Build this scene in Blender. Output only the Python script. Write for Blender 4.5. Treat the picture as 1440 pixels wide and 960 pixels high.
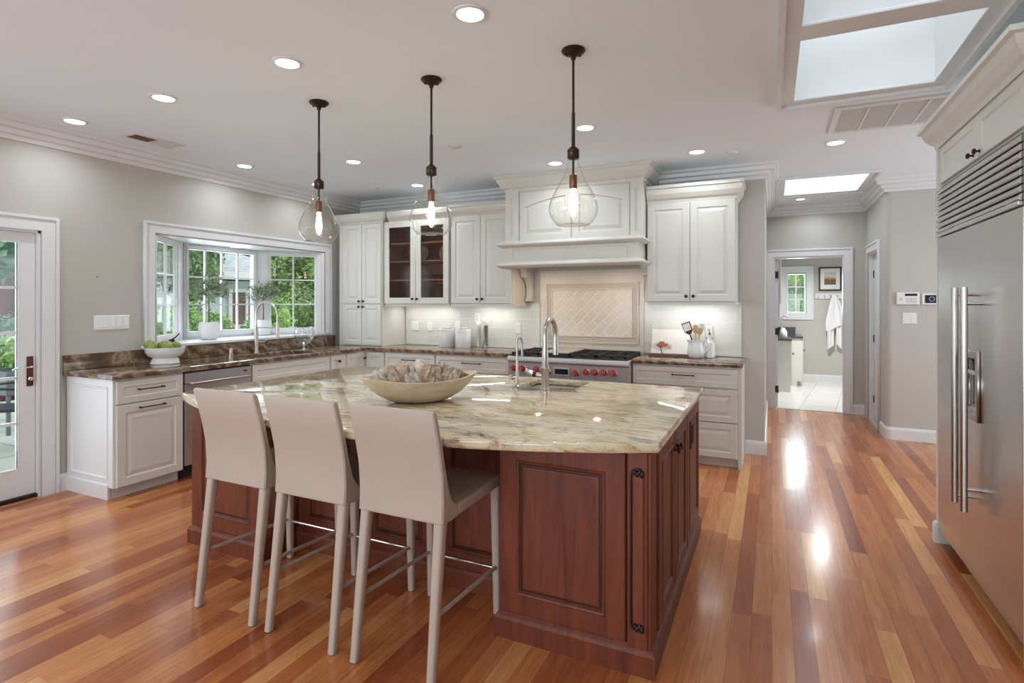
import bpy, bmesh, math, random
from mathutils import Matrix, Vector, Euler
R = math.radians
PI = math.pi
for o in list(bpy.data.objects):
    bpy.data.objects.remove(o)
S = bpy.context.scene
COL = S.collection

# ---------------------------------------------------------------- camera, world, exposure, daylight, added fill
YAW = math.atan2(365, 774)
cd = bpy.data.cameras.new('camera')
cd.sensor_width = 36
cd.lens = 774 / 1440 * 36
cd.shift_y = -55 / 1440
cd.clip_start = 0.05
cd.clip_end = 200
cam = bpy.data.objects.new('camera', cd)
cam.location = (0, 0, 1.45)
cam.rotation_euler = (R(90), 0, YAW)
COL.objects.link(cam)
S.camera = cam

W = bpy.data.worlds.new('sky')
S.world = W
W.use_nodes = True
bg = W.node_tree.nodes['Background']
bg.inputs['Color'].default_value = (0.92, 0.96, 1.0, 1)
bg.inputs['Strength'].default_value = 1.9
S.view_settings.view_transform = 'Standard'
S.view_settings.look = 'None'
S.view_settings.gamma = 1
S.view_settings.exposure = 0.21
S.view_settings.use_curve_mapping = False

P_REAR = 134     # added fill from behind the camera, lifts the ceiling
P_SIDE = 38      # added fill from the unseen left wall behind the camera
P_BAY = 15
P_SKY = 4
P_CAN = 3.2
P_UNDER = 0.8


def area(name, loc, rot, sx, sy, power, color=(1, 1, 1), shape='RECTANGLE', spread=180):
    l = bpy.data.lights.new(name, 'AREA')
    l.shape = shape
    l.size = sx
    l.size_y = sy
    l.energy = power
    l.color = color
    l.spread = R(spread)
    o = bpy.data.objects.new(name, l)
    o.location = loc
    o.rotation_euler = rot
    COL.objects.link(o)
    return o


DAY = (0.765, 0.90, 1.0)
area('fill_behind_camera', (-2.6, -4.85, 1.25), (R(135), 0, 0), 3.4, 1.7, P_REAR * 0.62, DAY)  # both rear lamps are added fill in unseen openings, aimed upward
area('fill_behind_camera', (0.5, -4.85, 1.25), (R(135), 0, 0), 1.6, 1.7, P_REAR * 0.38, DAY)
area('fill_rear_left', (-5.25, -1.6, 1.15), (R(118), 0, R(-90)), 2.6, 1.9, P_SIDE, DAY)  # added fill lamp, its window is assumed and out of view
area('daylight_bay_window', (-5.75, 4.08, 1.5), (R(108), 0, R(-90)), 1.6, 0.9, P_BAY, DAY)
area('daylight_patio_door', (-5.3, 1.75, 1.1), (R(112), 0, R(-90)), 0.8, 1.6, 9, DAY)
area('daylight_skylight', (0.5, 2.6, 3.95), (0, 0, 0), 0.7, 2.6, P_SKY * 2.6, DAY)
area('daylight_hall_skylight', (0.5, 7.0, 3.2), (0, 0, 0), 0.75, 0.95, P_SKY * 1.5, DAY)
area('daylight_bath_window', (0.42, 11.75, 1.65), (R(-90), 0, 0), 0.4, 0.8, 14, DAY)
area('fill_side_room', (3.3, 5.6, 1.5), (R(90), 0, R(90)), 2.2, 1.6, 22, DAY)  # added fill for the unseen side room, no window known there


# ---------------------------------------------------------------- materials
def s2l(c):
    return c / 12.92 if c <= 0.04045 else ((c + 0.055) / 1.055) ** 2.4


def rgb(r, g, b):
    return (s2l(r / 255), s2l(g / 255), s2l(b / 255), 1)


class NT:
    def __init__(s, name):
        s.m = bpy.data.materials.new(name)
        s.m.use_nodes = True
        s.t = s.m.node_tree
        s.b = s.t.nodes['Principled BSDF']
        s.out = s.t.nodes['Material Output']

    def n(s, typ, **kw):
        nd = s.t.nodes.new('ShaderNode' + typ)
        for k, v in kw.items():
            if k.startswith('i_'):
                k2 = k[2:]
                key = int(k2) if k2.isdigit() else k2.replace('_', ' ')
                nd.inputs[key].default_value = v
            else:
                setattr(nd, k, v)
        return nd

    def l(s, a, b):
        s.t.links.new(a, b)

    def math(s, op, a, b=None, c=None):
        nd = s.n('Math', operation=op)
        for i, v in enumerate((a, b, c)):
            if v is None:
                continue
            if isinstance(v, (int, float)):
                nd.inputs[i].default_value = v
            else:
                s.l(v, nd.inputs[i])
        return nd.outputs[0]

    def ramp(s, fac, stops, interp='LINEAR'):
        nd = s.n('ValToRGB')
        cr = nd.color_ramp
        cr.interpolation = interp
        while len(cr.elements) < len(stops):
            cr.elements.new(0.5)
        for e, (p, c) in zip(cr.elements, stops):
            e.position = p
            e.color = c
        s.l(fac, nd.inputs['Fac'])
        return nd.outputs['Color']

    def mix(s, fac, a, b, blend='MIX'):
        nd = s.n('Mix', data_type='RGBA', blend_type=blend)
        for idx, v in ((0, fac), (6, a), (7, b)):
            if isinstance(v, (int, float)):
                nd.inputs[idx].default_value = v
            elif isinstance(v, tuple):
                nd.inputs[idx].default_value = v
            else:
                s.l(v, nd.inputs[idx])
        return nd.outputs[2]

    def coord(s, scale=(1, 1, 1), rot=(0, 0, 0), kind='Object'):
        tc = s.n('TexCoord')
        mp = s.n('Mapping')
        mp.inputs['Scale'].default_value = scale
        mp.inputs['Rotation'].default_value = rot
        s.l(tc.outputs[kind], mp.inputs['Vector'])
        return mp.outputs['Vector']

    def noise(s, vec, scale, detail=4, rough=0.5, dist=0.0):
        nd = s.n('TexNoise')
        nd.inputs['Scale'].default_value = scale
        nd.inputs['Detail'].default_value = detail
        nd.inputs['Roughness'].default_value = rough
        nd.inputs['Distortion'].default_value = dist
        s.l(vec, nd.inputs['Vector'])
        return nd.outputs['Fac']

    def bump(s, h, strength=0.2, dist=0.01):
        nd = s.n('Bump')
        nd.inputs['Strength'].default_value = strength
        nd.inputs['Distance'].default_value = dist
        s.l(h, nd.inputs['Height'])
        s.l(nd.outputs['Normal'], s.b.inputs['Normal'])


def pbr(name, col, rough=0.5, metal=0.0, var=0.06, scale=12, bump=0.0, bscale=60, stretch=(1, 1, 1), coat=0.0, spec=0.5):
    t = NT(name)
    v = t.coord(stretch)
    f = t.noise(v, scale, 3)
    a = tuple(max(0, c * (1 - var)) for c in col[:3]) + (1,)
    b = tuple(min(1, c * (1 + var)) for c in col[:3]) + (1,)
    t.l(t.ramp(f, [(0.3, a), (0.7, b)]), t.b.inputs['Base Color'])
    t.b.inputs['Roughness'].default_value = rough
    t.b.inputs['Metallic'].default_value = metal
    t.b.inputs['Coat Weight'].default_value = coat
    t.b.inputs['Coat Roughness'].default_value = 0.08
    t.b.inputs['Specular IOR Level'].default_value = spec
    if bump:
        t.bump(t.noise(v, bscale, 3), bump, 0.004)
    return t.m


def emit(name, col, strength):
    t = NT(name)
    t.b.inputs['Base Color'].default_value = col
    t.b.inputs['Emission Color'].default_value = col
    t.b.inputs['Emission Strength'].default_value = strength
    return t.m


def thin_glass(name, tint=(1, 1, 1, 1), base=0.04, edge=0.5, power=3.0, rough=0.0, bump=0.0, body=0.0):
    t = NT(name)
    tr = t.n('BsdfTransparent')
    lw = t.n('LayerWeight')
    lw.inputs['Blend'].default_value = 0.5
    f = t.math('POWER', lw.outputs['Facing'], power)
    t.l(t.mix(f, tint, tuple(c ** (1 + 9 * body) for c in tint[:3]) + (1,)), tr.inputs['Color'])
    gl = t.n('BsdfGlossy')
    gl.inputs['Roughness'].default_value = rough
    mx = t.n('MixShader')
    if bump:
        bp = t.n('Bump')
        bp.inputs['Strength'].default_value = bump
        bp.inputs['Distance'].default_value = 0.01
        t.l(t.noise(t.coord(), 22, 2), bp.inputs['Height'])
        t.l(bp.outputs['Normal'], gl.inputs['Normal'])
    t.l(t.math('MULTIPLY_ADD', f, edge, base), mx.inputs[0])
    t.l(tr.outputs[0], mx.inputs[1])
    t.l(gl.outputs[0], mx.inputs[2])
    t.l(mx.outputs[0], t.out.inputs['Surface'])
    return t.m


def floor_mat():
    t = NT('oak_planks')
    tc = t.n('TexCoord')
    sp = t.n('SeparateXYZ')
    t.l(tc.outputs['Object'], sp.inputs[0])
    x, y = sp.outputs[0], sp.outputs[1]
    PW, PL = 0.083, 1.15
    xs = t.math('DIVIDE', x, PW)
    row = t.math('FLOOR', xs)
    wn = t.n('TexWhiteNoise', noise_dimensions='1D')
    t.l(row, wn.inputs['W'])
    ys = t.math('DIVIDE', y, PL)
    ys = t.math('ADD', ys, t.math('MULTIPLY', wn.outputs['Value'], 17.3))
    # uneven board lengths
    ys = t.math('ADD', ys, t.math('MULTIPLY', t.math('SINE', t.math('MULTIPLY', ys, 2.1)), 0.28))
    brd = t.math('FLOOR', ys)
    cv = t.n('CombineXYZ')
    t.l(row, cv.inputs[0])
    t.l(brd, cv.inputs[1])
    w2 = t.n('TexWhiteNoise', noise_dimensions='3D')
    t.l(cv.outputs[0], w2.inputs['Vector'])
    rnd = w2.outputs['Value']
    # grain
    gv = t.n('CombineXYZ')
    t.l(t.math('MULTIPLY', x, 26), gv.inputs[0])
    t.l(t.math('MULTIPLY', y, 1.6), gv.inputs[1])
    t.l(t.math('MULTIPLY', rnd, 40), gv.inputs[2])
    g1 = t.noise(gv.outputs[0], 1.3, 5, 0.6, 1.2)
    gv2 = t.n('CombineXYZ')
    t.l(t.math('MULTIPLY', x, 90), gv2.inputs[0])
    t.l(t.math('MULTIPLY', y, 5), gv2.inputs[1])
    t.l(t.math('MULTIPLY', rnd, 20), gv2.inputs[2])
    g2 = t.noise(gv2.outputs[0], 2, 3)
    base = t.ramp(rnd, [(0.0, rgb(156, 86, 54)), (0.12, rgb(172, 98, 60)), (0.3, rgb(186, 112, 68)),
                        (0.5, rgb(197, 123, 74)), (0.72, rgb(206, 134, 82)), (0.88, rgb(217, 150, 94)), (1.0, rgb(230, 172, 112))])
    streak = t.ramp(g1, [(0.30, rgb(140, 80, 54)), (0.46, rgb(214, 186, 166)), (0.62, rgb(250, 245, 240))])
    c = t.mix(0.40, base, streak, 'MULTIPLY')
    fine = t.ramp(g2, [(0.3, (0.80, 0.76, 0.74, 1)), (0.65, (1, 1, 1, 1))])
    c = t.mix(0.55, c, fine, 'MULTIPLY')
    # hairline joints
    fx = t.math('FRACT', xs)
    ex = t.math('MINIMUM', fx, t.math('SUBTRACT', 1, fx))
    fy = t.math('FRACT', ys)
    ey = t.math('MULTIPLY', t.math('MINIMUM', fy, t.math('SUBTRACT', 1, fy)), PL / PW)
    e = t.math('MINIMUM', ex, ey)
    line = t.math('LESS_THAN', e, 0.012)
    c = t.mix(t.math('MULTIPLY', line, 0.55), c, rgb(70, 38, 24))
    t.l(c, t.b.inputs['Base Color'])
    t.l(t.math('ADD', t.math('MULTIPLY', g2, 0.06), 0.18), t.b.inputs['Roughness'])
    t.b.inputs['Coat Weight'].default_value = 0.18
    t.b.inputs['Coat Roughness'].default_value = 0.10
    t.b.inputs['Specular IOR Level'].default_value = 0.38
    wv = t.noise(t.coord((1.2, 0.35, 1)), 3, 2)
    t.bump(wv, 0.06, 0.02)
    return t.m


def granite(name, cream, tan, brown, grey, dark, rot=0.0, scale=1.0, shift=0.0, streak=(1.0, 3.6, 3.6), rough=0.06):
    t = NT(name)
    v0 = t.coord((scale, scale, scale), (0, 0, rot))
    # warp
    nz = t.n('TexNoise')
    nz.inputs['Scale'].default_value = 2.2
    nz.inputs['Detail'].default_value = 3
    t.l(v0, nz.inputs['Vector'])
    vm = t.n('VectorMath', operation='MULTIPLY_ADD')
    t.l(nz.outputs['Color'], vm.inputs[0])
    vm.inputs[1].default_value = (0.34, 0.34, 0.34)
    t.l(v0, vm.inputs[2])
    mp = t.n('Mapping')
    mp.inputs['Scale'].default_value = streak
    mp.inputs['Location'].default_value = (shift, shift * 0.7, shift * 0.3)
    t.l(vm.outputs[0], mp.inputs['Vector'])
    v = mp.outputs['Vector']
    a = t.noise(v, 2.1, 6, 0.62)
    b = t.noise(v, 4.6, 8, 0.7, 0.6)
    c = t.noise(v, 1.1, 5, 0.65, 0.4)
    col = t.ramp(a, [(0.30, tan), (0.47, cream), (0.60, cream), (0.74, tan)])
    col = t.mix(t.ramp(b, [(0.50, (0, 0, 0, 1)), (0.64, (1, 1, 1, 1))]), col, brown)
    vein = t.math('MULTIPLY', t.ramp(c, [(0.52, (0, 0, 0, 1)), (0.62, (1, 1, 1, 1))]), t.ramp(b, [(0.38, (1, 1, 1, 1)), (0.60, (0.15, 0.15, 0.15, 1))]))
    col = t.mix(vein, col, grey)
    d = t.noise(v, 9.0, 6, 0.75, 1.0)
    dk = t.math('MULTIPLY', t.ramp(d, [(0.52, (0, 0, 0, 1)), (0.64, (1, 1, 1, 1))]), t.ramp(c, [(0.44, (0.12, 0.12, 0.12, 1)), (0.58, (1, 1, 1, 1))]))
    col = t.mix(dk, col, dark)
    sp = t.noise(v0, 120, 2)
    col = t.mix(t.ramp(sp, [(0.30, (0.3, 0.3, 0.3, 1)), (0.45, (0, 0, 0, 1))]), col, tan)
    t.l(col, t.b.inputs['Base Color'])
    t.b.inputs['Roughness'].default_value = rough
    t.b.inputs['Specular IOR Level'].default_value = 0.6
    return t.m


def granite_wavy():
    t = NT('granite_brown')
    v0 = t.coord((1, 1, 1), (0.3, 0.2, 0.5))
    wv = t.n('TexWave', wave_type='BANDS', bands_direction='DIAGONAL')
    wv.inputs['Scale'].default_value = 2.0
    wv.inputs['Distortion'].default_value = 9
    wv.inputs['Detail'].default_value = 4
    wv.inputs['Detail Scale'].default_value = 1.4
    wv.inputs['Detail Roughness'].default_value = 0.6
    t.l(v0, wv.inputs['Vector'])
    c = t.ramp(wv.outputs['Fac'], [(0.0, rgb(92, 70, 54)), (0.14, rgb(118, 92, 68)), (0.36, rgb(146, 120, 92)), (0.54, rgb(164, 140, 112)), (0.68, rgb(140, 120, 100)), (0.84, rgb(122, 97, 72)), (1.0, rgb(96, 74, 58))])
    n2 = t.noise(v0, 9, 6, 0.7)
    c = t.mix(t.ramp(n2, [(0.50, (0, 0, 0, 1)), (0.66, (0.75, 0.75, 0.75, 1))]), c, rgb(70, 52, 40))
    n3 = t.noise(v0, 5, 4, 0.6)
    c = t.mix(t.ramp(n3, [(0.56, (0, 0, 0, 1)), (0.7, (0.6, 0.6, 0.6, 1))]), c, rgb(150, 142, 134))
    t.l(c, t.b.inputs['Base Color'])
    t.b.inputs['Roughness'].default_value = 0.07
    t.b.inputs['Specular IOR Level'].default_value = 0.6
    return t.m


def tile_mat(name, col1, col2, mortar, bw, rh, rot=(R(90), 0, 0), msize=0.006, bumpy=0.5, rough=0.12, offset=0.5, scale=1.0):
    t = NT(name)
    v = t.coord((1, 1, 1), rot)
    br = t.n('TexBrick')
    br.offset = offset
    br.inputs['Color1'].default_value = col1
    br.inputs['Color2'].default_value = col2
    br.inputs['Mortar'].default_value = mortar
    br.inputs['Scale'].default_value = scale
    br.inputs['Mortar Size'].default_value = msize
    br.inputs['Mortar Smooth'].default_value = 0.3
    br.inputs['Brick Width'].default_value = bw
    br.inputs['Row Height'].default_value = rh
    t.l(v, br.inputs['Vector'])
    t.l(br.outputs['Color'], t.b.inputs['Base Color'])
    t.b.inputs['Roughness'].default_value = rough
    h = t.math('SUBTRACT', 1, br.outputs['Fac'])
    t.bump(h, bumpy, 0.004)
    return t.m


def wood(name, c1, c2, rough=0.3, axis='z', coat=0.3, scale=1.0):
    t = NT(name)
    st = {'x': (1.2, 14, 14), 'y': (14, 1.2, 14), 'z': (14, 14, 1.2)}[axis]
    v = t.coord(tuple(k * scale for k in st))
    f = t.noise(v, 1.6, 6, 0.6, 1.0)
    g = t.noise(v, 6, 3)
    c = t.ramp(f, [(0.25, c1), (0.7, c2)])
    c = t.mix(t.math('MULTIPLY', g, 0.35), c, c1)
    t.l(c, t.b.inputs['Base Color'])
    t.b.inputs['Roughness'].default_value = rough
    t.b.inputs['Coat Weight'].default_value = coat
    t.b.inputs['Coat Roughness'].default_value = 0.2
    return t.m


def steel(name, col, rough=0.28, axis=(1, 1, 90), br=0.08, metal=1.0):
    t = NT(name)
    v = t.coord(axis)
    f = t.noise(v, 3, 3)
    t.b.inputs['Base Color'].default_value = col
    t.b.inputs['Metallic'].default_value = metal
    t.l(t.math('ADD', t.math('MULTIPLY', f, br * 2), rough - br), t.b.inputs['Roughness'])
    return t.m


def leaf_mat(name, c1, c2, c3, scale=3.0, rough=0.55):
    t = NT(name)
    gm = t.n('NewGeometry')
    f = t.noise(gm.outputs['Position'], scale, 4)
    f2 = t.noise(gm.outputs['Position'], scale * 7, 2)
    m = t.math('ADD', t.math('MULTIPLY', f, 0.55), t.math('MULTIPLY', f2, 0.45))
    t.l(t.ramp(m, [(0.34, c1), (0.5, c2), (0.66, c3)]), t.b.inputs['Base Color'])
    t.b.inputs['Roughness'].default_value = rough
    t.b.inputs['Subsurface Weight'].default_value = 0.0
    return t.m


M = {}
M['wall'] = pbr('wall_paint', (0.525, 0.50, 0.458), 0.75, var=0.015, scale=2, bump=0.05, bscale=160)
M['ceil'] = pbr('ceiling_paint', (0.84, 0.91, 0.975), 0.8, var=0.01, scale=2)
M['trim'] = pbr('trim_white', (0.755, 0.76, 0.765), 0.35, var=0.015, scale=4)
M['cab'] = pbr('cabinet_cream', (0.69, 0.672, 0.617), 0.38, var=0.02, scale=5)
M['floor'] = floor_mat()
M['granite'] = granite('granite_cream', rgb(226, 214, 184), rgb(208, 182, 138), rgb(172, 136, 94), rgb(132, 118, 110), rgb(70, 60, 56), 0.05, 1.0, 3.0, (1.1, 5.0, 5.0))
M['granite_brown'] = granite_wavy()
M['cherry'] = wood('cherry_wood', rgb(82, 34, 18), rgb(132, 64, 36), 0.48, 'z', 0.0)
M['cherry_dark'] = pbr('dark_cherry', rgb(38, 18, 13), 0.4)
M['steel'] = steel('stainless_steel', (0.60, 0.59, 0.58, 1), 0.25, (40, 40, 0.6), 0.03)
M['steel_h'] = steel('stainless_horizontal', (0.62, 0.60, 0.585, 1), 0.25, (1, 1, 90))
M['range_steel'] = steel('range_stainless', (0.55, 0.56, 0.56, 1), 0.46, (1, 1, 60), 0.05, 0.45)
M['nickel'] = pbr('brushed_nickel', (0.52, 0.48, 0.44), 0.3, 1.0, var=0.03)
M['chrome'] = pbr('polished_chrome', (0.75, 0.75, 0.76), 0.1, 1.0, var=0.01)
M['bronze'] = pbr('oiled_bronze', rgb(62, 46, 38), 0.4, 0.75, var=0.15, scale=30)
M['copper'] = pbr('antique_copper', rgb(122, 82, 60), 0.35, 0.8, var=0.1)
M['basin'] = steel('sink_steel', (0.36, 0.36, 0.37, 1), 0.38, (1, 1, 60), 0.05)
M['griddle_cover'] = pbr('griddle_cover_steel', (0.55, 0.52, 0.48), 0.45, 0.35, var=0.03)
M['door_bronze'] = pbr('red_bronze', rgb(96, 48, 34), 0.35, 0.6, var=0.15)
M['iron'] = pbr('cast_iron', rgb(38, 37, 38), 0.5, 0.2, var=0.1)
M['black'] = pbr('black_plastic', rgb(24, 22, 22), 0.35)
M['red'] = pbr('red_knob', rgb(172, 16, 34), 0.25, coat=0.4)
M['leather'] = pbr('beige_leather', rgb(186, 169, 155), 0.36, var=0.03, scale=5, bump=0.12, bscale=240)
M['white'] = pbr('white_ceramic', (0.82, 0.82, 0.81), 0.22, var=0.01, coat=0.3)
M['plastic'] = pbr('white_plastic', (0.80, 0.795, 0.78), 0.35, var=0.01)
M['pot'] = pbr('matte_white_pot', (0.78, 0.78, 0.79), 0.6, var=0.02)
M['soil'] = pbr('potting_soil', rgb(96, 88, 72), 0.9, var=0.3, scale=80)
M['glass'] = thin_glass('window_glass', (0.98, 0.99, 0.985, 1), 0.03, 0.35, 4)
M['globe'] = thin_glass('seeded_glass', (0.972, 0.966, 0.945, 1), 0.03, 0.95, 3.4, 0.0, 0.45, 0.12)
M['jug'] = thin_glass('clear_jug_glass', (0.95, 0.965, 0.97, 1), 0.10, 0.9, 1.6, 0.0, 0.3, 0.25)
M['cabglass'] = thin_glass('cabinet_glass', (0.86, 0.80, 0.77, 1), 0.03, 0.3, 4, 0.1)
M['bulb'] = emit('filament_bulb', (1.0, 0.80, 0.52, 1), 7)
M['can'] = emit('downlight_lens', (1.0, 0.97, 0.92, 1), 9)
M['led'] = emit('under_cabinet_led', (1.0, 0.98, 0.95, 1), 9)
M['darkwood'] = wood('walnut_interior', rgb(150, 112, 94), rgb(182, 140, 118), 0.5, 'z')
M['bowlwood'] = wood('turned_bowl_wood', rgb(202, 180, 150), rgb(230, 216, 194), 0.55, 'x', 0.0)
M['corbel'] = M['cab']
M['tile'] = tile_mat('glass_subway_tile', rgb(222, 222, 212), rgb(214, 214, 205), rgb(232, 231, 224), 0.31, 0.105, msize=0.0035, bumpy=0.35, rough=0.1)
M['tile_plain'] = tile_mat('warm_lit_subway_tile', rgb(222, 212, 198), rgb(218, 207, 192), rgb(228, 219, 206), 0.16, 0.078, msize=0.004, bumpy=0.4, rough=0.14)  # warm hood light on the range tile is put into this colour
M['tile_diag'] = tile_mat('warm_lit_diagonal_tile', rgb(222, 211, 197), rgb(217, 205, 190), rgb(238, 230, 219), 0.17, 0.085, rot=(R(90), 0, R(45)), msize=0.0065, bumpy=0.5, rough=0.16)  # diagonal field, hood warmth painted into the tile colour too
M['mosaic'] = tile_mat('warm_lit_relief_mosaic', rgb(226, 214, 200), rgb(216, 203, 188), rgb(206, 192, 176), 0.022, 0.011, msize=0.002, bumpy=1.0, rough=0.2)  # relief border, tinted by the same painted-in hood warmth
M['bathtile'] = tile_mat('white_floor_tile', rgb(226, 224, 218), rgb(220, 218, 212), rgb(184, 180, 172), 0.42, 0.42, rot=(0, 0, R(8)), msize=0.006, offset=0.0, bumpy=0.2, rough=0.2)
M['cotton'] = pbr('white_towel', (0.80, 0.80, 0.80), 0.9, var=0.04, scale=90, bump=0.5, bscale=300)
M['apple'] = pbr('green_apple', rgb(132, 144, 58), 0.35, var=0.22, scale=14)
M['olive'] = leaf_mat('olive_leaf', rgb(92, 104, 82), rgb(138, 150, 124), rgb(182, 192, 168), 14)
M['bark'] = pbr('grey_bark', rgb(116, 104, 92), 0.85, var=0.2, scale=40)
M['redwood'] = wood('redwood_bark', rgb(38, 18, 16), rgb(104, 52, 44), 0.9, 'z', 0, 0.5)
M['hedge'] = leaf_mat('hedge_leaf', rgb(52, 78, 40), rgb(104, 138, 72), rgb(172, 198, 116), 2.2)
M['tree'] = leaf_mat('tree_leaf', rgb(42, 68, 44), rgb(92, 126, 80), rgb(154, 184, 130), 1.4)
M['dark_tree'] = leaf_mat('conifer_leaf', rgb(34, 62, 50), rgb(74, 118, 92), rgb(140, 182, 148), 1.6)
M['shrub'] = leaf_mat('shrub_leaf', rgb(66, 100, 54), rgb(124, 168, 84), rgb(188, 214, 130), 4)
M['flower'] = leaf_mat('pale_flower', rgb(150, 130, 170), rgb(206, 196, 220), rgb(240, 238, 244), 12)
M['stone'] = tile_mat('patio_stone', rgb(196, 204, 194), rgb(180, 188, 178), rgb(150, 154, 146), 0.9, 0.6, rot=(0, 0, 0), msize=0.02, bumpy=0.4, rough=0.7)
M['siding'] = pbr('pale_blue_siding', rgb(196, 212, 212), 0.7, var=0.03, scale=3)
M['shingle'] = tile_mat('grey_shingles', rgb(178, 186, 188), rgb(150, 160, 164), rgb(120, 128, 132), 0.3, 0.14, rot=(0, 0, R(90)), msize=0.012, bumpy=0.6, rough=0.9)
M['shade'] = pbr('brown_blind', rgb(112, 88, 76), 0.8)
M['pod'] = pbr('dried_husk', rgb(190, 170, 148), 0.8, var=0.35, scale=16, stretch=(1, 1, 4))
M['pod_grey'] = pbr('bleached_husk', rgb(208, 202, 188), 0.8, var=0.22, scale=18, stretch=(1, 1, 4))
M['pod_brown'] = pbr('brown_husk', rgb(150, 114, 92), 0.8, var=0.35, scale=16, stretch=(1, 1, 4))
M['paper'] = pbr('white_paper', (0.82, 0.81, 0.79), 0.5, var=0.01)
M['walnut'] = wood('walnut_stand', rgb(84, 52, 30), rgb(140, 96, 60), 0.45, 'x', 0.1)
M['spoon'] = wood('beech_spoon', rgb(196, 160, 116), rgb(222, 192, 150), 0.6, 'z', 0)
M['pepper'] = pbr('peppercorns', rgb(120, 76, 44), 0.6, var=0.5, scale=120)
M['salt'] = pbr('coarse_salt', (0.72, 0.71, 0.68), 0.6, var=0.15, scale=140)
M['vanity_top'] = pbr('dark_stone', rgb(46, 42, 48), 0.15, var=0.2)
M['frame'] = pbr('dark_frame', rgb(52, 38, 32), 0.4)
M['brownvent'] = pbr('brown_duct', rgb(104, 66, 48), 0.6)
M['grille'] = pbr('grey_grille', (0.62, 0.615, 0.60), 0.5, var=0.03)
M['screen'] = pbr('dark_screen', rgb(30, 36, 44), 0.15)
M['screen_dial'] = pbr('pale_dial', rgb(134, 150, 168), 0.3)
M['rubber'] = pbr('grey_foot', rgb(70, 70, 72), 0.6)
M['dw'] = steel('dishwasher_steel', (0.42, 0.41, 0.41, 1), 0.4, (60, 60, 1), 0.05, 0.7)
M['planter'] = pbr('grey_planter', rgb(104, 112, 116), 0.5)
M['patio_metal'] = pbr('charcoal_metal', rgb(52, 58, 62), 0.45, 0.4)


def print_mat():
    t = NT('beach_print')
    v = t.coord()
    sp = t.n('SeparateXYZ')
    t.l(v, sp.inputs[0])
    f = t.noise(v, 14, 4, 0.6, 0.4)
    h = t.math('ADD', t.math('MULTIPLY', sp.outputs[2], 5.2), t.math('MULTIPLY', f, 0.4))
    t.l(t.ramp(h, [(0.12, rgb(120, 92, 70)), (0.34, rgb(206, 184, 160)), (0.48, rgb(226, 220, 214)), (0.62, rgb(190, 200, 208)), (0.9, rgb(210, 214, 218))]), t.b.inputs['Base Color'])
    t.b.inputs['Roughness'].default_value = 0.3
    return t.m


M['print'] = print_mat()


# ---------------------------------------------------------------- mesh helpers
def FR(x, y, z=0, deg=0):
    return Matrix.Translation((x, y, z)) @ Matrix.Rotation(R(deg), 4, 'Z')


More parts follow.
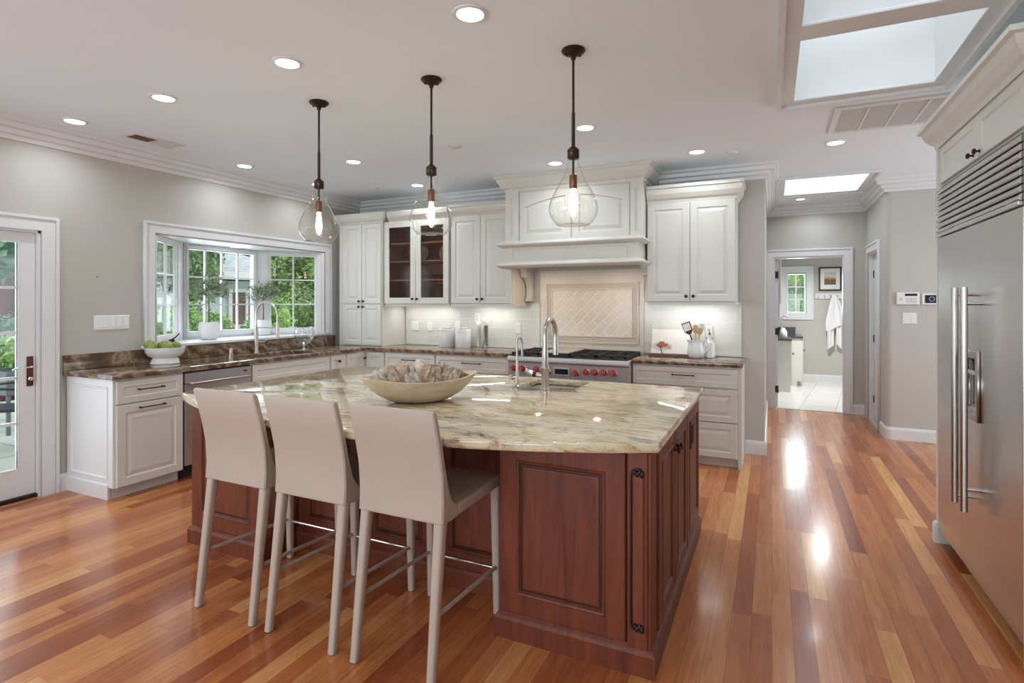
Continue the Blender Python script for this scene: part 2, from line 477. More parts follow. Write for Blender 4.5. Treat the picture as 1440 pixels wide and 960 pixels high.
class MB:
    def __init__(s):
        s.bm = bmesh.new()

    def quad(s, vs):
        try:
            return s.bm.faces.new(vs)
        except ValueError:
            return None

    def box(s, x0, x1, y0, y1, z0, z1, m=None):
        c = [(x0, y0, z0), (x1, y0, z0), (x1, y1, z0), (x0, y1, z0), (x0, y0, z1), (x1, y0, z1), (x1, y1, z1), (x0, y1, z1)]
        v = [s.bm.verts.new((m @ Vector(p)) if m else p) for p in c]
        for f in ((0, 3, 2, 1), (4, 5, 6, 7), (0, 1, 5, 4), (1, 2, 6, 5), (2, 3, 7, 6), (3, 0, 4, 7)):
            s.quad([v[i] for i in f])
        return s

    def loops(s, loops, cap0=True, cap1=True, closed=True):
        vs = [[s.bm.verts.new(p) for p in lp] for lp in loops]
        n = len(vs[0])
        for a, b in zip(vs, vs[1:]):
            for i in range(n if closed else n - 1):
                j = (i + 1) % n
                s.quad([a[i], a[j], b[j], b[i]])
        if cap0:
            s.quad(list(reversed(vs[0])))
        if cap1:
            s.quad(vs[-1])
        return s

    def lathe(s, prof, c=(0, 0, 0), seg=28, m=None, sx=1, sy=1):
        lps = []
        for r, z in prof:
            r = max(r, 0.0002)
            lp = [Vector((c[0] + sx * r * math.cos(2 * PI * i / seg), c[1] + sy * r * math.sin(2 * PI * i / seg), c[2] + z)) for i in range(seg)]
            if m:
                lp = [m @ p for p in lp]
            lps.append(lp)
        return s.loops(lps)

    def tube(s, pts, r, seg=10, caps=True):
        pts = [Vector(p) for p in pts]
        n = len(pts)
        rs = r if isinstance(r, (list, tuple)) else [r] * n
        d0 = (pts[1] - pts[0]).normalized()
        up = Vector((0, 0, 1)) if abs(d0.z) < 0.9 else Vector((1, 0, 0))
        u = d0.cross(up).normalized()
        lps = []
        for i in range(n):
            if i == 0:
                d = pts[1] - pts[0]
            elif i == n - 1:
                d = pts[-1] - pts[-2]
            else:
                d = (pts[i + 1] - pts[i]).normalized() + (pts[i] - pts[i - 1]).normalized()
            d.normalize()
            u = (u - d * u.dot(d)).normalized()
            w = d.cross(u)
            lps.append([pts[i] + (u * math.cos(2 * PI * k / seg) + w * math.sin(2 * PI * k / seg)) * rs[i] for k in range(seg)])
        return s.loops(lps, caps, caps)

    def sphere(s, c, r, u=16, v=10):
        if not isinstance(r, (tuple, list)):
            r = (r, r, r)
        c = Vector(c)
        lps = []
        for j in range(v + 1):
            th = PI * j / v
            rr = max(math.sin(th), 0.001)
            lps.append([c + Vector((r[0] * rr * math.cos(2 * PI * i / u), r[1] * rr * math.sin(2 * PI * i / u), -r[2] * math.cos(th))) for i in range(u)])
        return s.loops(lps)

    def prism(s, pts, a0, a1, axis='x', m=None):
        def mk(a):
            o = []
            for p, q in pts:
                v = {'x': (a, p, q), 'y': (p, a, q), 'z': (p, q, a)}[axis]
                v = Vector(v)
                o.append(m @ v if m else v)
            return o
        return s.loops([mk(a0), mk(a1)])

    def sweep(s, prof, path, closed=False, m=None):
        """profile (offset to the right of travel, z) swept along a mitred plan path"""
        P = [Vector(p).to_2d() if len(p) > 2 else Vector(p) for p in path]
        n = len(P)
        rn = lambda d: Vector((d.y, -d.x))
        lps = []
        for i in range(n):
            dp = (P[i] - P[i - 1]).normalized() if (i > 0 or closed) else None
            dn = (P[(i + 1) % n] - P[i]).normalized() if (i < n - 1 or closed) else None
            if dp is None:
                k = rn(dn)
            elif dn is None:
                k = rn(dp)
            else:
                a, b = rn(dp), rn(dn)
                k = (a + b).normalized()
                k = k / max(0.2, k.dot(a))
            lp = [Vector((P[i].x + k.x * o, P[i].y + k.y * o, z)) for o, z in prof]
            if m:
                lp = [m @ p for p in lp]
            lps.append(lp)
        if closed:
            lps.append([p.copy() for p in lps[0]])
            return s.loops(lps, False, False)
        return s.loops(lps)

    def panel(s, x0, x1, z0, z1, yf, th, rings, m=None, arch=None, start=99, na=12):
        """door blank facing -Y with stepped rings (inset, depth)"""
        def outline(ins, y, use):
            a, b, c, d = x0 + ins, x1 - ins, z0 + ins, z1 - ins
            lp = [Vector((a, y, c)), Vector((b, y, c))]
            for i in range(na + 1):
                x = b + (a - b) * i / na
                lp.append(Vector((x, y, d - (arch(x) if use and arch else 0))))
            return [m @ p for p in lp] if m else lp
        lps = [outline(0, yf + th, False)]
        for i, (ins, dy) in enumerate(rings):
            lps.append(outline(ins, yf + dy, i >= start))
        return s.loops(lps)

    def polyhole(s, outer, holes, z0, z1, bevel=0.0, m=None):
        c = bpy.data.curves.new('c', 'CURVE')
        c.dimensions = '2D'
        c.fill_mode = 'BOTH'
        c.extrude = (z1 - z0) / 2 - bevel
        c.bevel_depth = bevel
        c.bevel_resolution = 2
        c.offset = -bevel
        for lp in [outer] + holes:
            sp = c.splines.new('POLY')
            sp.points.add(len(lp) - 1)
            for p, q in zip(sp.points, lp):
                p.co = (q[0], q[1], 0, 1)
            sp.use_cyclic_u = True
        o = bpy.data.objects.new('c', c)
        COL.objects.link(o)
        dg = bpy.context.evaluated_depsgraph_get()
        dg.update()
        me = bpy.data.meshes.new_from_object(o.evaluated_get(dg))
        bpy.data.objects.remove(o)
        bpy.data.curves.remove(c)
        T = Matrix.Translation((0, 0, (z0 + z1) / 2))
        me.transform((m @ T) if m else T)
        s.bm.from_mesh(me)
        bpy.data.meshes.remove(me)
        return s

    def xf(s, m):
        bmesh.ops.transform(s.bm, matrix=m, verts=s.bm.verts)
        return s

    def build(s, name, mat, parent=None, smooth=None, bevel=0.0, bseg=2, sub=0, solid=0.0):
        bmesh.ops.remove_doubles(s.bm, verts=s.bm.verts, dist=0.00005)
        bmesh.ops.recalc_face_normals(s.bm, faces=s.bm.faces)
        me = bpy.data.meshes.new(name)
        s.bm.to_mesh(me)
        s.bm.free()
        me.materials.append(M[mat] if isinstance(mat, str) else mat)
        if smooth is not None:
            for p in me.polygons:
                p.use_smooth = True
            me.set_sharp_from_angle(angle=R(smooth))
        o = bpy.data.objects.new(name, me)
        COL.objects.link(o)
        if parent:
            o.parent = parent
        if solid:
            md = o.modifiers.new('solid', 'SOLIDIFY')
            md.thickness = solid
            md.offset = 0
        if bevel:
            md = o.modifiers.new('bevel', 'BEVEL')
            md.width = bevel
            md.segments = bseg
            md.limit_method = 'ANGLE'
            md.angle_limit = R(40)
        if sub:
            md = o.modifiers.new('sub', 'SUBSURF')
            md.levels = sub
            md.render_levels = sub
        return o


def tag(o, label=None, cat=None, group=None, kind=None):
    if label:
        o['label'] = label
    if cat:
        o['category'] = cat
    if group:
        o['group'] = group
    if kind:
        o['kind'] = kind
    return o


def thing(name, label, cat, loc=(0, 0, 0), deg=0, group=None):
    o = bpy.data.objects.new(name, None)
    o.empty_display_size = 0.1
    o.location = loc
    o.rotation_euler = (0, 0, R(deg))
    COL.objects.link(o)
    return tag(o, label, cat, group)


def struct(name, mb, mat, **kw):
    o = mb.build(name, mat, **kw)
    o['kind'] = 'structure'
    return o


def sempty(name, loc=(0, 0, 0), deg=0):
    o = bpy.data.objects.new(name, None)
    o.location = loc
    o.rotation_euler = (0, 0, R(deg))
    COL.objects.link(o)
    o['kind'] = 'structure'
    return o


def dup(src, loc=None, label=None, deg=None, parent=None):
    c = src.copy()
    COL.objects.link(c)
    if parent:
        c.parent = parent
    if loc is not None:
        c.location = loc
    if deg is not None:
        c.rotation_euler = (0, 0, R(deg))
    if label:
        c['label'] = label
    for ch in list(src.children):
        dup(ch, parent=c)
    return c


RAISED = lambda fw: [(0, 0.004), (0.004, 0), (fw, 0), (fw + 0.007, 0.008), (fw + 0.017, 0.008), (fw + 0.042, 0.001)]
FLATP = lambda fw: [(0, 0.003), (0.003, 0), (fw, 0), (fw + 0.008, 0.008), (fw + 0.012, 0.008)]


def knob_mb(mb, x, y, z, m=None, k=1.0):
    T = Matrix.Translation((x, y, z)) @ Matrix.Rotation(R(90), 4, 'X')
    if m:
        T = m @ T
    return mb.lathe([(0.008 * k, 0), (0.008 * k, 0.003), (0.005 * k, 0.006), (0.005 * k, 0.014), (0.014 * k, 0.020), (0.015 * k, 0.026), (0.010 * k, 0.031), (0.002, 0.032)], seg=14, m=T)


def pull_mb(mb, x0, x1, y, z, m=None, r=0.0045):
    f = (lambda p: m @ Vector(p)) if m else Vector
    mb.tube([f((x0 - 0.008, y - 0.028, z)), f((x1 + 0.008, y - 0.028, z))], r, 8)
    for x in (x0, x1):
        mb.tube([f((x, y, z)), f((x, y - 0.028, z))], [r * 1.5, r * 1.1], 8)
        mb.sphere(f((x, y - 0.028, z)), 0.0075, 8, 6)
    return mb


def front(parent, kind, x0, x1, z0, z1, pull=None, fw=0.055, mat='cab', rings=None, hm='bronze', yf=-0.02, arch=None):
    d = MB().panel(x0, x1, z0, z1, yf, 0.019, (rings or RAISED)(fw)).build(kind, mat, parent)
    if pull:
        h = MB()
        if pull[0] == 'bar':
            pull_mb(h, pull[1], pull[2], yf, pull[3])
            h.build('handle', hm, d, smooth=40)
        else:
            knob_mb(h, pull[1], yf, pull[2])
            h.build('knob', hm, d, smooth=40)
    return d


def carcass(parent, w, z0, z1, d, toe=0.0, mat='cab', name='cabinet_body'):
    b = MB().box(0, w, 0, d, z0, z1)
    o = b.build(name, mat, parent)
    if toe:
        MB().box(0, w, toe, toe + 0.02, 0, z0).build('toe_kick', mat, parent)
    return o


CROWNC = [(0, 0), (0.006, 0), (0.012, 0.018), (0.03, 0.032), (0.05, 0.062), (0.058, 0.10), (0.07, 0.104), (0.07, 0.125), (0, 0.125)]
# ================================================================= THE SETTING
XW, YB, ZC = -4.95, 5.75, 2.76
YR = -4.6        # rear wall
XR = 1.66        # wall behind the refrigerator
RXZ = Matrix(((0, 0, 1, 0), (1, 0, 0, 0), (0, 1, 0, 0), (0, 0, 0, 1)))     # (a,b,c) -> x=c, y=a, z=b
RYZ = Matrix(((1, 0, 0, 0), (0, 0, 1, 0), (0, 1, 0, 0), (0, 0, 0, 1)))     # (a,b,c) -> x=a, z=b, y=c


def rect(a0, a1, b0, b1):
    return [(a0, b0), (a1, b0), (a1, b1), (a0, b1)]


struct('floor', MB().box(-5.10, 3.65, YR - 0.15, 8.40, -0.08, 0), 'floor')
struct('floor_bathroom', MB().box(-0.45, 1.9, 8.40, 11.65, -0.08, 0.001), 'bathtile')
SKY = rect(0.125, 0.868, 3.07, 3.985)
SKY2 = rect(0.125, 0.868, 1.85, 2.925)
HSK = rect(0.13, 0.895, 6.50, 7.45)
struct('ceiling', MB().polyhole(rect(-5.10, 3.65, YR - 0.15, 8.5), [rect(0.070, 0.923, 1.795, 4.04), rect(0.075, 0.95, 6.445, 7.505)], ZC, ZC + 0.12), 'ceil')
struct('ceiling_bathroom', MB().box(-0.45, 1.9, 8.5, 11.65, 2.45, 2.55), 'ceil')

# walls
struct('wall_left', MB().polyhole(rect(YR, 5.9, 0, ZC), [rect(1.29, 2.223, 0.001, 1.985), rect(3.06, 5.11, 1.045, 2.065), rect(-2.9, -0.3, 0.35, 2.25)], XW - 0.15, XW, m=RXZ), 'wall')
struct('wall_back', MB().box(XW, -0.06, YB, YB + 0.13, 0, ZC).box(-0.19, -0.06, YB + 0.13, 8.35, 0, ZC), 'wall')
struct('wall_hall_end', MB().polyhole(rect(-0.19, 1.22, 0, ZC), [rect(0.026, 0.859, 0.0005, 2.065)], 8.35, 8.47, m=RYZ), 'wall')
# hall right wall with its rounded corner and a doorway
hr = MB().polyhole(rect(6.99 + 0.05, 8.35, 0, ZC), [rect(7.42, 8.14, 0.0005, 2.06)], 1.10, 1.22, m=RXZ)
cr = [(1.15 - 0.05 * math.cos(R(a)), 7.04 - 0.05 * math.sin(R(a))) for a in range(0, 91, 15)]
hr.prism(cr + [(1.15, 7.04)], 0, ZC, 'z')
struct('wall_hall_right', hr, 'wall', smooth=30)
struct('wall_right_far', MB().box(1.1502, 3.65, 6.99, 7.0395, 0, ZC).box(3.5, 3.65, 4.14, 6.99, 0, 0.3).box(3.5, 3.65, 4.14, 6.99, 2.4, ZC).box(3.5, 3.65, 4.14, 4.4, 0.3, 2.4).box(3.5, 3.65, 6.75, 6.99, 0.3, 2.4), 'wall')
struct('wall_right', MB().box(XR, XR + 0.12, YR, 4.14, 0, ZC).box(XR + 0.12, 3.65, 4.02, 4.14, 0, ZC), 'wall')
struct('wall_rear', MB().polyhole(rect(-5.10, 1.78, 0, ZC), [rect(-4.35, -0.85, 0.35, 2.45), rect(-0.35, 1.35, 0.35, 2.45)], YR - 0.15, YR, m=RYZ), 'wall')
struct('wall_closet', MB().box(1.9, 2.0, 7.11, 8.35, 0, ZC).box(1.22, 1.9, 8.25, 8.35, 0, ZC), 'wall')
struct('wall_bath_back', MB().polyhole(rect(-0.45, 1.9, 0, 2.45), [rect(0.245, 0.585, 1.24, 2.0)], 11.5, 11.65, m=RYZ), 'wall')
struct('wall_bath_left', MB().box(-0.45, -0.33, 8.47, 11.5, 0, 2.45), 'wall')
struct('wall_bath_right', MB().box(1.75, 1.9, 8.47, 11.5, 0, 2.45), 'wall')

# skylight wells
w = MB()
for (x0, x1, y0, y1, zt) in ((0.125, 0.868, 1.85, 3.985, 3.9), (0.13, 0.895, 6.50, 7.45, 3.15)):
    w.box(x0 - 0.05, x0, y0 - 0.05, y1 + 0.05, ZC + 0.0005, zt)
    w.box(x1, x1 + 0.05, y0 - 0.05, y1 + 0.05, ZC + 0.0005, zt)
    w.box(x0, x1, y0 - 0.05, y0, ZC + 0.0005, zt)
    w.box(x0, x1, y1, y1 + 0.05, ZC + 0.0005, zt)
w.box(0.126, 0.867, 2.925, 3.07, ZC + 0.0005, ZC + 0.15)
struct('ceiling_skylight_well', w, 'trim')
struct('window_4', MB().box(0.08, 0.91, 1.8, 4.03, 3.9, 3.912), 'glass')
struct('window_5', MB().box(0.08, 0.94, 6.45, 7.5, 3.15, 3.162), 'glass')
# skylight trims: flat casing with a raised outer bead, hanging just under the ceiling
t = MB().polyhole(rect(0.035, 0.955, 1.76, 4.075), [rect(0.130, 0.863, 3.075, 3.98), rect(0.130, 0.863, 1.855, 2.92)], ZC - 0.018, ZC - 0.0005, 0.003)
t.sweep([(0, ZC - 0.04), (0.028, ZC - 0.04), (0.028, ZC - 0.001), (0, ZC - 0.001)], [(0.03, 1.75), (0.03, 4.085), (0.96, 4.085), (0.96, 1.75)], closed=True)
struct('trim_1', t, 'trim')
t = MB().polyhole(rect(0.05, 0.975, 6.42, 7.53), [rect(0.135, 0.89, 6.505, 7.445)], ZC - 0.02, ZC - 0.0005, 0.003)
t.sweep([(0, ZC - 0.034), (0.02, ZC - 0.034), (0.02, ZC - 0.001), (0, ZC - 0.001)], [(0.044, 6.414), (0.044, 7.536), (0.981, 7.536), (0.981, 6.414)], closed=True)
struct('trim_2', t, 'trim')

# crown moulding
CR = [(0, -0.138), (0.012, -0.138), (0.020, -0.108), (0.046, -0.100), (0.052, -0.070), (0.088, -0.062), (0.094, -0.030), (0.118, -0.022), (0.125, 0), (0, 0)]
CR = [(o, ZC + z) for o, z in CR]
struct('trim_3', MB().sweep(CR, [(XW, YR), (XW, YB), (-2.585, YB)]), 'trim')
struct('trim_4', MB().sweep(CR, [(-1.04, YB), (-0.06, YB), (-0.06, 8.35), (1.10, 8.35), (1.10, 6.99), (3.5, 6.99)]), 'trim')

# baseboards
BB = [(0, 0), (0.016, 0), (0.016, 0.105), (0.009, 0.128), (0, 0.13)]


def base(name, path):
    struct(name, MB().sweep(BB, path), 'trim')


base('baseboard_left', [(XW, 2.332), (XW, 2.392)])
base('baseboard_left_rear', [(XW, YR), (XW, 1.18)])
base('baseboard_back', [(-0.23, YB), (-0.06, YB), (-0.06, 8.25)])
base('baseboard_hall_end', [(0.955, 8.35), (1.10, 8.35), (1.10, 8.245)])
base('baseboard_hall_right', [(1.10, 7.31)] + cr + [(3.5, 6.99)])
base('baseboard_bath', [(-0.33, 11.5), (1.75, 11.5), (1.75, 8.47)])

# door and window casings: flat board plus a raised outer back-band
def casing(name, a0, a1, b1, w, face, m, b0=0.0, d=0.018, sill=False):
    """casing around opening a0..a1 (plan), top b1; face = wall face coordinate, sgn from m"""
    mb = MB()
    holes = rect(a0, a1, b0, b1)
    out = [(a0 - w, b0), (a0, b0), (a0, b1), (a1, b1), (a1, b0), (a1 + w, b0), (a1 + w, b1 + w), (a0 - w, b1 + w)]
    mb.polyhole(out, [], min(face), max(face), 0.002, m=m)
    bw = 0.018
    o2 = [(a0 - w - 0.004, b0), (a0 - w + bw, b0), (a0 - w + bw, b1 + w - bw), (a1 + w - bw, b1 + w - bw), (a1 + w - bw, b0), (a1 + w + 0.004, b0), (a1 + w + 0.004, b1 + w + 0.004), (a0 - w - 0.004, b1 + w + 0.004)]
    f1 = face[1] + (0.012 if face[1] > face[0] else -0.012)
    mb.polyhole(o2, [], min(face[0], f1), max(face[0], f1), 0.002, m=m)
    return mb


struct('trim_5', casing('c', 1.29, 2.223, 1.985, 0.103, (XW + 0.0005, XW + 0.018), RXZ), 'trim')
struct('trim_6', casing('c', 3.06, 5.11, 2.065, 0.095, (XW + 0.0005, XW + 0.018), RXZ, b0=1.078), 'trim')
struct('trim_7', casing('c', 0.026, 0.850, 2.065, 0.098, (8.3495, 8.332), RYZ), 'trim')
struct('trim_8', casing('c', 7.42, 8.14, 2.06, 0.095, (1.0995, 1.082), RXZ), 'trim')
struct('trim_9', casing('c', 0.245, 0.585, 2.0, 0.11, (11.4995, 11.482), RYZ, b0=1.24).box(0.135, 0.695, 11.48, 11.499, 1.13, 1.24), 'trim')
# jamb linings
j = MB()
for y in (1.29, 2.205):
    j.box(XW - 0.149, XW - 0.001, y, y + 0.018, 0, 1.985)
j.box(XW - 0.149, XW - 0.001, 1.29, 2.223, 1.967, 1.985)
struct('trim_10', j, 'trim')
j = MB().box(0.026, 0.044, 8.351, 8.469, 0, 2.065).box(0.845, 0.859, 8.351, 8.469, 0, 2.065).box(0.044, 0.845, 8.351, 8.469, 2.047, 2.065)
struct('trim_11', j, 'trim')
j = MB().box(1.101, 1.219, 7.42, 7.438, 0, 2.06).box(1.101, 1.219, 8.122, 8.14, 0, 2.06).box(1.101, 1.219, 7.438, 8.122, 2.042, 2.06)
struct('trim_12', j, 'trim')

# ---- patio door (door_1): glazed with five rows of lights
D1 = sempty('door_1', (XW - 0.03, 1.31, 0.0))
y0, y1, zb, zt = 0.11, 0.786, 0.233, 1.89
lf = MB().polyhole(rect(0.002, 0.893, 0.03, 1.962), [rect(y0, y1, zb, zt)], -0.04, 0.0, 0.002, m=RXZ)
lf.build('door_leaf', 'trim', D1)
mt = MB()
for k in range(1, 5):
    z = zb + (zt - zb) * k / 5
    mt.box(-0.030, -0.006, y0, y1, z - 0.011, z + 0.011)
mt.box(-0.031, -0.007, (y0 + y1) / 2 - 0.011, (y0 + y1) / 2 + 0.011, zb, zt)
mt.sweep([(0, -0.018), (0.014, -0.018), (0.004, 0.002), (0, 0.002)], rect(y0, y1, zb, zt), closed=True, m=RXZ)
mt.build('glazing_bars', 'trim', D1)
MB().box(-0.022, -0.016, y0, y1, zb, zt).build('pane', 'glass', D1)
hp = MB().box(0.0005, 0.008, 0.838, 0.878, 0.83, 1.05).build('handle_plate', 'door_bronze', D1, bevel=0.003)
hl = MB()
hl.tube([(0.008, 0.858, 0.975), (0.045, 0.858, 0.975), (0.05, 0.84, 0.975), (0.05, 0.76, 0.972), (0.048, 0.735, 0.962)], [0.009, 0.008, 0.007, 0.006, 0.006], 8)
hl.sphere((0.012, 0.858, 0.885), (0.012, 0.016, 0.016), 10, 8)
hl.build('lever_handle', 'chrome', hp, smooth=50)['label'] = 'polished lever handle'
MB().box(-0.06, 0.028, -0.02, 0.913, 0.0, 0.028).build('threshold', 'bronze', D1)
# hall bathroom door swung open into the bathroom (seen on edge)
D2 = sempty('door_2', (0.060, 8.475, 0))
MB().panel(0.0, 0.74, 0.01, 2.03, -0.018, 0.036, FLATP(0.11), m=FR(0, 0, 0, 90)).build('door_leaf', 'trim', D2)
h = MB()
for z in (0.25, 1.05, 1.83):
    h.box(-0.016, 0.020, -0.028, -0.001, z - 0.045, z + 0.045)
    h.tube([(0.02, -0.02, z - 0.05), (0.02, -0.02, z + 0.05)], 0.008, 8)
h.build('hinges', 'bronze', D2)
# closed door in the hall right wall
D3 = sempty('door_3', (1.175, 8.12, 0))
MB().panel(0.0, 0.68, 0.01, 2.04, -0.02, 0.036, FLATP(0.11), m=FR(0, 0, 0, -90)).build('door_leaf', 'trim', D3)
k = MB()
knob_mb(k, 0.62, -0.02, 0.97, FR(0, 0, 0, -90), 1.8)
k.build('knob', 'bronze', D3, smooth=40)
k = MB()
for z in (0.25, 1.0, 1.8):
    k.box(-0.03, -0.018, -0.012, 0.0, z - 0.045, z + 0.045)
k.build('hinges', 'bronze', D3)

# ---- bay window (window_1)
B1 = sempty('window_1', (0, 0, 0))
BX = -5.43
plan = [(XW - 0.0005, 3.06), (BX, 3.64), (BX, 4.52), (XW - 0.0005, 5.11)]
sill = [(XW + 0.032, 2.945), (XW + 0.032, 5.225), (XW + 0.001, 5.225), (XW + 0.001, 5.108), (XW - 0.02, 5.108), (BX - 0.06, 4.54), (BX - 0.06, 3.62), (XW - 0.02, 3.062), (XW + 0.001, 3.062), (XW + 0.001, 2.945)]
MB().polyhole(sill, [], 1.047, 1.072, 0.003).build('window_sill', 'trim', B1)
MB().polyhole([(XW - 0.001, 3.05), (BX - 0.1, 3.6), (BX - 0.1, 4.56), (XW - 0.001, 5.12)][::-1], [], 2.052, 2.12).build('bay_soffit', 'trim', B1)
MB().polyhole([(XW - 0.151, 3.0), (BX - 0.12, 3.58), (BX - 0.12, 4.58), (XW - 0.151, 5.17)][::-1], [], 0.7, 1.046).build('bay_apron', 'siding', B1)


def sash(parent, p0, p1, z0, z1, cols, rows, side0=0.05, side1=0.05, bot=0.075, top=0.055, dep=0.03):
    p0, p1 = Vector(p0), Vector(p1)
    L = (p1 - p0).length
    a = math.degrees(math.atan2(p1.y - p0.y, p1.x - p0.x))
    m = FR(p0.x, p0.y, 0, a) @ RYZ      # plane coordinates (along, z, depth)
    f = MB().polyhole(rect(0, L, z0, z1), [rect(side0, L - side1, z0 + bot, z1 - top)], -dep, dep, 0.002, m=m)
    f.polyhole(rect(side0 * 0.35, L - side1 * 0.35, z0 + bot * 0.3, z1 - top * 0.35), [rect(side0 * 0.8, L - side1 * 0.8, z0 + bot * 0.8, z1 - top * 0.8)], -dep * 1.4, dep * 1.4, 0.002, m=m)
    fo = f.build('window_frame', 'trim', parent)
    g = MB()
    a0, a1, b0, b1 = side0, L - side1, z0 + bot, z1 - top
    m2 = FR(p0.x, p0.y, 0, a)
    for c in range(1, cols):
        u = a0 + (a1 - a0) * c / cols
        g.box(u - 0.0075, u + 0.0075, -0.012, 0.012, b0, b1, m2)
    for r in rows:
        z = b0 + (b1 - b0) * r
        g.box(a0, a1, -0.0115, 0.0115, z - 0.0075, z + 0.0075, m2)
    g.build('glazing_bars', 'trim', fo)
    MB().box(a0, a1, -0.003, 0.003, b0, b1, m2).build('pane', 'glass', fo)
    return fo


sash(B1, plan[0], plan[1], 1.072, 2.052, 2, [0.33, 0.67], 0.012, 0.235, dep=0.014)
sash(B1, plan[1], plan[2], 1.072, 2.052, 4, [0.33, 0.67], 0.05, 0.05)
sash(B1, plan[2], plan[3], 1.072, 2.052, 2, [0.33, 0.67], 0.165, 0.11)
ck = MB().box(-5.155, -5.10, 3.315, 3.345, 1.073, 1.10)
ck.tube([(-5.12, 3.33, 1.10), (-5.09, 3.345, 1.12), (-5.06, 3.36, 1.155)], 0.006, 8)
ck.build('crank_handle', 'bronze', B1, smooth=50)
bl = MB().lathe([(0.05, 0), (0.05, 0.004), (0.038, 0.0041), (0.001, 0.0042)], (-5.2, 4.08, 2.044), 20)
bl.build('soffit_light', 'can', B1)
# bathroom window
B2 = sempty('window_2', (0, 0, 0))
sash(B2, (0.247, 11.56), (0.583, 11.56), 1.242, 1.998, 2, [0.33, 0.67], 0.03, 0.03, 0.03, 0.03)

# ---- backsplash tile behind the counters (wall finish)
struct('wall_backsplash', MB().box(-4.19, -2.36, YB - 0.012, YB - 0.0005, 0.923, 1.44).box(-1.19, -0.275, YB - 0.012, YB - 0.0005, 0.923, 1.455).box(-0.275, -0.262, YB - 0.016, YB - 0.0005, 0.923, 1.455), 'tile')
struct('wall_range_tile', MB().box(-2.355, -1.195, YB - 0.011, YB - 0.0005, 0.90, 1.80), 'tile_plain')
fr = MB()
for ins, wd, pr in ((0.0, 0.014, 0.026), (0.068, 0.012, 0.026)):
    fr.polyhole(rect(-2.285 + ins, -1.245 - ins, 1.01 + ins, 1.665 - ins), [rect(-2.285 + ins + wd, -1.245 - ins - wd, 1.01 + ins + wd, 1.665 - ins - wd)], YB - pr, YB - 0.0112, 0.002, m=RYZ)
struct('trim_13', fr, 'tile_plain')
struct('trim_14', MB().polyhole(rect(-2.271, -1.259, 1.024, 1.651), [rect(-2.217, -1.313, 1.078, 1.597)], YB - 0.019, YB - 0.0112, 0, m=RYZ), 'mosaic')
struct('wall_range_diagonal_tile', MB().box(-2.205, -1.325, YB - 0.015, YB - 0.0112, 1.09, 1.585), 'tile_diag')
# ================================================================= KITCHEN CABINETS
CZ0, CZ1 = 0.885, 0.922         # worktop

# ---- left run, facing into the room (local x runs along the wall)
LX = -4.345
t = thing('base_cabinet', 'cream base cabinet with drawer and pull-out door at the free end beside the patio door', 'cabinet', (LX, 2.40, 0), 90)
carcass(t, 0.513, 0.085, CZ0 - 0.001, 0.598, 0.06)
front(t, 'drawer', 0.006, 0.506, 0.70, 0.868, ('bar', 0.155, 0.335, 0.795), 0.045, rings=FLATP)
front(t, 'door', 0.006, 0.506, 0.09, 0.690, ('bar', 0.165, 0.345, 0.657), 0.06)
ep = MB().panel(0.0, 0.597, 0.09, 0.884, -0.012, 0.012, [(0, 0.002), (0.002, 0), (0.055, 0), (0.06, -0.006), (0.068, -0.006), (0.075, 0.004)], m=FR(-0.0005, 0.598, 0, -90))
ep.build('end_panel', 'trim', t)
# plinth board wrapping the end
MB().sweep([(0, 0), (0.0, 0.105), (0.008, 0.118), (0.0195, 0.118), (0.0195, 0)], [(-0.02, 0.055), (-0.02, 0.598)]).build('plinth', 'trim', t)

t = thing('dishwasher', 'stainless steel dishwasher with bar handle under the brown granite worktop', 'dishwasher', (LX, 2.918, 0), 90)
MB().box(0, 0.638, 0.0, 0.59, 0.10, 0.882).build('tub', 'black', t)
MB().box(0.004, 0.634, -0.022, -0.0005, 0.115, 0.78).box(0.004, 0.634, -0.022, -0.0005, 0.785, 0.868).build('door', 'dw', t, bevel=0.003)
h = MB().tube([(0.02, -0.06, 0.785), (0.60, -0.06, 0.785)], 0.011, 12)
for x in (0.035, 0.585):
    h.tube([(x, -0.022, 0.785), (x, -0.06, 0.785)], 0.009, 8)
h.build('handle', 'nickel', t, smooth=50)
MB().box(0.555, 0.585, -0.026, -0.022, 0.825, 0.84).build('badge', 'black', t)
MB().box(0.0, 0.638, 0.05, 0.07, 0.0, 0.10).build('toe_kick', 'iron', t)

t = thing('sink_cabinet', 'cream sink base cabinet with plain false front beside the dishwasher', 'cabinet', (LX, 3.562, 0), 90)
carcass(t, 0.995, 0.085, 0.64, 0.598, 0.06)
MB().box(0, 0.995, 0, 0.02, 0.64, CZ0 - 0.001).build('front_rail', 'cab', t)
front(t, 'false_front', 0.008, 0.987, 0.70, 0.868, None, 0.05, rings=FLATP)
front(t, 'door', 0.008, 0.494, 0.09, 0.69, ('knob', 0.46, 0.62))
front(t, 'door', 0.501, 0.987, 0.09, 0.69, ('knob', 0.535, 0.62))

t = thing('pullout_cabinet', 'narrow cream pull-out cabinet with a single knob between sink and corner', 'cabinet', (LX, 4.561, 0), 90)
carcass(t, 0.244, 0.085, CZ0 - 0.001, 0.598, 0.06)
front(t, 'door', 0.004, 0.240, 0.09, 0.868, ('knob', 0.12, 0.80), 0.05, rings=FLATP)

